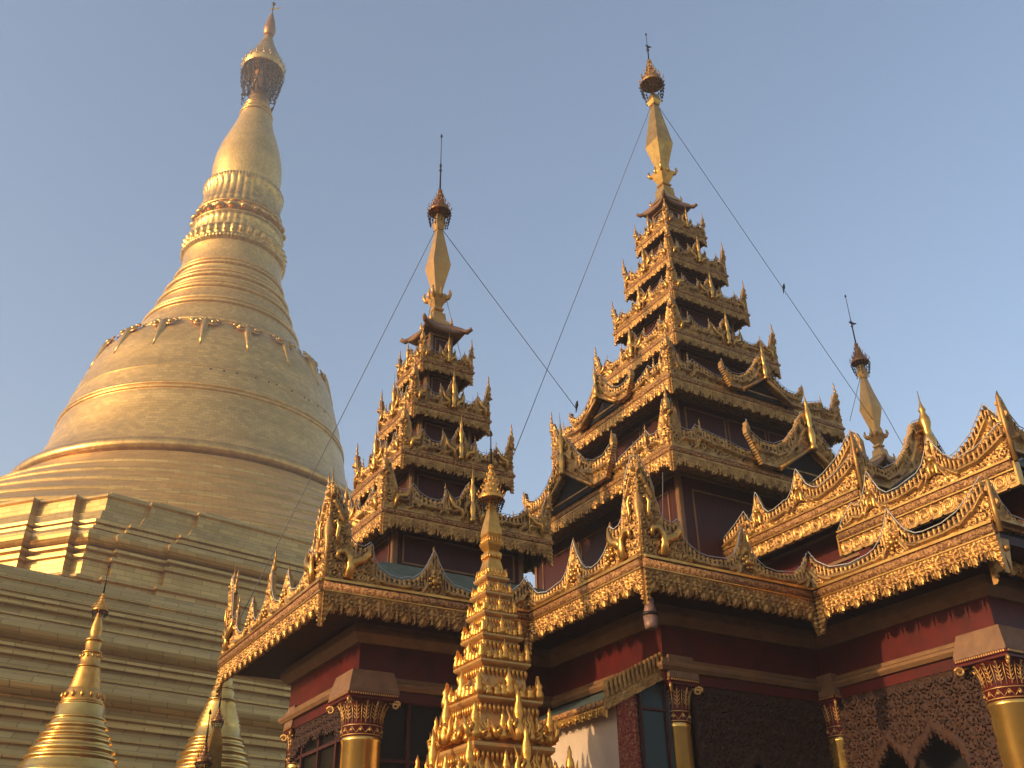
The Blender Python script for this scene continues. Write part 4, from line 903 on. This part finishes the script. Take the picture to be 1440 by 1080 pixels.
def needle(x, y, rows, label, zr, r, zt):
    t = thing('spired_shrine', label, 'shrine', (x, y, 0), 'slender shrine spires by the hall corner')
    b = MB(); b.rect([(.6, 0), (.6, 1.5), (.5, 1.6), (.42, 2.6), (.34, 2.7), (.30, 3.4), (.24, 3.5)] + rows); b.build('spire', GOLDS, t, (x, y, 0)); umbrella(t, x, y, zr, r, zt, zt + .55, zr - .14); return t
needle(5.6, 21.28, [(.20, 4.3), (.17, 4.6), (.15, 4.9), (.14, 5.1), (.13, 5.3), (.11, 5.44), (.06, 5.68)], 'slender pale spire rising in front of the half hidden stupa', 5.80, .125, 6.1)
needle(4.94, 19.38, [(.2, 3.8), (.16, 4.2), (.13, 4.45), (.05, 4.6)], 'low dark bronze umbrella spire at the bottom edge left of the hall', 4.69, .15, 5.05)

# ------------------------------------------------------------------ gilded small pagoda in the foreground
px, py = 6.43, 11.30
Pg = thing('small_pagoda', 'bright gilded miniature pagoda of many carved tiers standing in front of the hall', 'pagoda', (px, py, 0))
b = MB(); b.rect([(1.1, 0), (1.1, .8), (.95, .9), (.95, 1.8), (.62, 1.9), (.56, 2.9), (.48, 3.0), (.42, 3.7), (.37, 4.2), (.34, 4.3), (.30, 4.74), (.27, 4.76), (.245, 5.1), (.22, 5.12), (.205, 5.44), (.18, 5.46), (.165, 5.7), (.14, 5.72), (.13, 6.0)]); core = b.build('core', GPALE, Pg, (px, py, 0))
def leaf_row(b, hw, z, h, pit, out=.02):
    n_ = max(3, int(round(2 * hw / pit)))
    for k in range(4):
        nx, ny, rz = DIRS[k]; tx, ty = math.cos(rz), math.sin(rz)
        for j in range(n_):
            u = -hw + 2 * hw * (j + .5) / n_
            c_ = (nx * (hw + out) + tx * u, ny * (hw + out) + ty * u)
            b.lathe([(0, z), (pit * .36, z + h * .2), (pit * .40, z + h * .45), (pit * .22, z + h * .75), (.002, z + h)], c_[0], c_[1], 6)
tiers_ = [(.455, 4.28, .36), (.355, 4.76, .27), (.29, 5.11, .23), (.24, 5.42, .19), (.20, 5.70, .15), (.165, 5.93, .11)]
for i, (hw, z, h) in enumerate(tiers_):
    b = MB(); b.rect([(hw - .05, z - .03), (hw, z), (hw + .015, z + .02), (hw + .015, z + .045), (hw - .02, z + .06), (hw - .08, z + .065)]); tr = b.build('tier', GPALE, Pg, (px, py, 0))
    b = MB(); leaf_row(b, hw - .02, z - .03, -.13 if i < 3 else -.09, .062 if i < 3 else .045, -.005); b.build('lotus_petal', GPAG, tr, (px, py, 0))
    # standing flames: corners tall, centre tallest, bodies between
    b = MB()
    for k in range(4):
        nx, ny, rz = DIRS[k]; tx, ty = math.cos(rz), math.sin(rz)
        for u, s_ in ((-.96, 1.0), (-.66, .55), (-.4, .45), (-.18, .7), (0, 1.25), (.18, .7), (.4, .45), (.66, .55)):
            cx_, cy_ = nx * (hw - .02) + tx * u * hw, ny * (hw - .02) + ty * u * hw; q = h * s_ * .85 * rng.uniform(.9, 1.1); w_ = h * .17 * (1.2 if abs(u) < .1 else 1)
            b.lathe([(0, z + .04), (w_, z + .06), (w_ * 1.1, z + .05 + q * .25), (w_ * .7, z + .05 + q * .5), (w_ * .95, z + .05 + q * .62), (w_ * .35, z + .05 + q * .82), (.003, z + .08 + q)], cx_, cy_, 8)
            if abs(u) in (.18,) or abs(u) > .9:
                e = 1 if u < 0 else -1; e = -e if abs(u) < .5 else e
                pts = [(cx_ + tx * e * a_ * q * .5, cy_ + ty * e * a_ * q * .5, z + .06 + b_ * q) for a_, b_ in ((0, .1), (.35, .15), (.75, .3), (1.0, .75))]; b.tube(pts, [w_ * .7, w_ * .75, w_ * .6, w_ * .12], 6)
    b.build('flame_finial', GPAG, tr, (px, py, 0))
    b = MB(); o = tier_outline(hw, h * 1.25); o = [(x_, max(y_ - .06, .34 * h)) for x_, y_ in o]; top = max(y_ for x_, y_ in o)
    cm_ = carve(-hw, hw, .02, top, .011, crest_fn(o, tz=.03, pit=.03, cell=.07, holes=0, base=.02, roll=False), .02, .022); cm_.materials.append(GPAG)
    for k in range(4): nx, ny, rz = DIRS[k]; put('cresting', cm_, None, tr, (px + nx * (hw - .035), py + ny * (hw - .035), z + .03), rz)
b = MB(); b.rect([(.145, 5.96), (.155, 6.0), (.155, 6.03), (.125, 6.08), (.10, 6.2), (.085, 6.28), (.105, 6.30), (.105, 6.34), (.075, 6.38), (.115, 6.46), (.125, 6.50), (.085, 6.54), (.11, 6.62), (.105, 6.68), (.055, 6.94), (.045, 7.0), (.055, 7.02), (.04, 7.10), (.04, 7.3)])
b.build('spire', GPAG, Pg, (px, py, 0)); umbrella(Pg, px, py, 7.16, .185, 7.74, 8.23, 6.98, GPAG); [(leaf_row(b, *a_), b.build('lotus_petal', GPAG, Pg, (px, py, 0))) for a_ in ((.15, 6.0, .11, .05, 0), (.105, 6.48, .10, .045, 0), (.10, 6.32, -.07, .04, 0)) for b in (MB(),)]
# lower tiers: four projecting porch groups of standing flames that spread beyond the plinth
for hw, z, h, name_ in ((.55, 3.72, .46, 'tier'), (.72, 3.20, .52, 'tier')):
    b = MB(); b.rect([(hw - .10, z - .10), (hw, z - .03), (hw + .02, z), (hw + .02, z + .04), (hw - .06, z + .08)]); lw = b.build(name_, GPALE, Pg, (px, py, 0))
    b = MB(); leaf_row(b, hw - .03, z - .04, -.14, .066, -.005); b.build('lotus_petal', GPAG, lw, (px, py, 0))
    for k in range(4):
        nx, ny, rz = DIRS[k]
        for u, s_, o_ in ((-.97, 1.0, .0), (-.66, .6, .02), (-.36, .75, .09), (0, 1.35, .13), (.36, .75, .09), (.66, .6, .02)):
            b = MB(); q = h * s_; w_ = .05 + .022 * (u == 0) + .01 * (u < -.9)
            b.lathe([(0, 0), (w_ * 1.3, .02), (w_ * 1.2, q * .22), (w_ * .6, q * .38), (w_ * .95, q * .5), (w_ * .9, q * .6), (w_ * .4, q * .78), (w_ * .5, q * .84), (.004, q)], n=10)
            for e in (-1, 1):
                b.tube([(e * .02, 0, .03), (e * .10, -.02, .06), (e * .15, -.02, .13 + .1 * q), (e * .12, -.01, q * .42), (e * .17, 0, q * .62)], [.03, .036, .034, .022, .004], 6)
                b.tube([(e * .05, -.03, q * .2), (e * .09, -.05, q * .3), (e * .05, -.05, q * .4), (e * .03, -.04, q * .32)], [.02, .022, .018, .006], 6)
            tx, ty = math.cos(rz), math.sin(rz); b.build('flame_finial', GPAG, lw, (px + nx * (hw - .03 + o_) + tx * u * hw, py + ny * (hw - .03 + o_) + ty * u * hw, z + .06), rz)
        o = [(x_, max(y_ - .06, .06)) for x_, y_ in tier_outline(hw, h * 1.0)]; top = max(y_ for x_, y_ in o)
        cm_ = carve(-hw, hw, .02, top, .012, crest_fn(o, tz=.05, pit=.04, cell=.09, holes=0, base=.02, roll=False), .02, .03); cm_.materials.append(GPAG)
        put('cresting', cm_, None, lw, (px + nx * (hw - .05), py + ny * (hw - .05), z + .04), rz)

# ------------------------------------------------------------------ stay cables and birds
def cable(a, b_, label, r=.008, sag=.0):
    a, b_ = Vector(a), Vector(b_); b = MB(); N = 14
    b.tube([tuple((a.lerp(b_, k / N)) - Vector((0, 0, sag * 4 * (k / N) * (1 - k / N)))) for k in range(N + 1)], r, 5)
    o = b.build('stay_cable', WIRE); return tag(o, label, 'cable', 'stay cables')
def onray(x, y, axis, val):
    d = M.T @ np.array([x - 720, 540 - y, -F]); t = (val - (1.6 if axis == 2 else 0)) / d[axis]; return (d[0] * t, d[1] * t, 1.6 + d[2] * t)
# anchor points measured in the photograph, each put on the real plane its end is fixed to
cable((7.36, 15.3, 15.15), (4.7, 17.6, 6.6), 'stay cable running down left from the shorter tower spire past the great stupa')
cable((7.52, 15.25, 15.15), onray(812, 577, 0, 11.2), 'stay cable from the shorter tower spire down right to a gable of the tallest tower')
cable((13.96, 15.3, 22.2), onray(722, 640, 1, 15.3), 'stay cable running down left from the neck of the tallest spire')
cable((14.16, 15.25, 22.2), (20.4, 15.2, 13.8), 'long stay cable running down right from the tallest spire with a bird perched halfway')
cable((7.30, 15.25, 13.3), (6.95, 15.0, 11.5), 'short thin stay cable left of the lotus base of the small tower spire', .006)
cable((7.62, 15.2, 13.3), (7.95, 15.0, 11.6), 'short thin stay cable right of the lotus base of the small tower spire', .006)
cable((20.46, 15.3, 15.25), (19.6, 15.3, 13.6), 'short stay cable left of the far pale spire')
cable((20.6, 15.3, 15.25), (21.6, 15.3, 13.3), 'short stay cable right of the far pale spire')
cable(onray(932, 664, 1, 12.15), onray(932, 744, 1, 12.15), 'thin wire hanging straight down from the lowest roof corner of the tallest tower', .007)
def bird(p, label, s=1):
    t = thing('bird', label, 'bird', p)
    b = MB(); rings = []
    for z_, rx, ry, yo in ((-.16, .012, .006, .05), (-.09, .018, .012, .035), (-.03, .03, .03, .015), (.02, .042, .045, 0), (.07, .045, .045, -.01), (.11, .030, .032, -.02), (.135, .028, .032, -.027), (.16, .020, .024, -.03), (.175, .004, .005, -.03)):
        rings.append([(s * rx * math.cos(2 * PI * j / 10), s * (yo + ry * math.sin(2 * PI * j / 10)), s * z_) for j in range(10)])
    b.loft(rings, True); b.tube([(0, -.05 * s, .145 * s), (0, -.085 * s, .135 * s)], [.009 * s, .002], 5)
    for e in (-1, 1): b.tube([(e * .012 * s, 0, 0), (e * .014 * s, -.005 * s, -.05 * s)], .004 * s, 4)
    b.build('body', BIRD, t, p); return t
q = Vector((14.16, 15.25, 22.2)).lerp(Vector((20.4, 15.2, 13.8)), .60)
bird(tuple(q + Vector((0, 0, .05))), 'small dark bird perched on the long cable against the sky', .85)
bird(tuple(Vector(onray(811, 572, 0, 11.2))), 'small dark bird perched on the gable tip where the lower cable ends', .8)
# ------------------------------------------------------------------ evening haze
hm = bpy.data.materials.new('evening_haze'); hm.use_nodes = True; hn = hm.node_tree.nodes; hn.remove(hn['Principled BSDF'])
pv = hn.new('ShaderNodeVolumePrincipled'); pv.inputs['Density'].default_value = .0014; pv.inputs['Color'].default_value = (.90, .93, .97, 1); pv.inputs['Anisotropy'].default_value = .1
hm.node_tree.links.new(pv.outputs[0], hn['Material Output'].inputs['Volume'])
b = MB(); b.box(-1600, 1600, -1600, 1600, -1, 103); tag(b.build('haze', hm), kind='stuff')
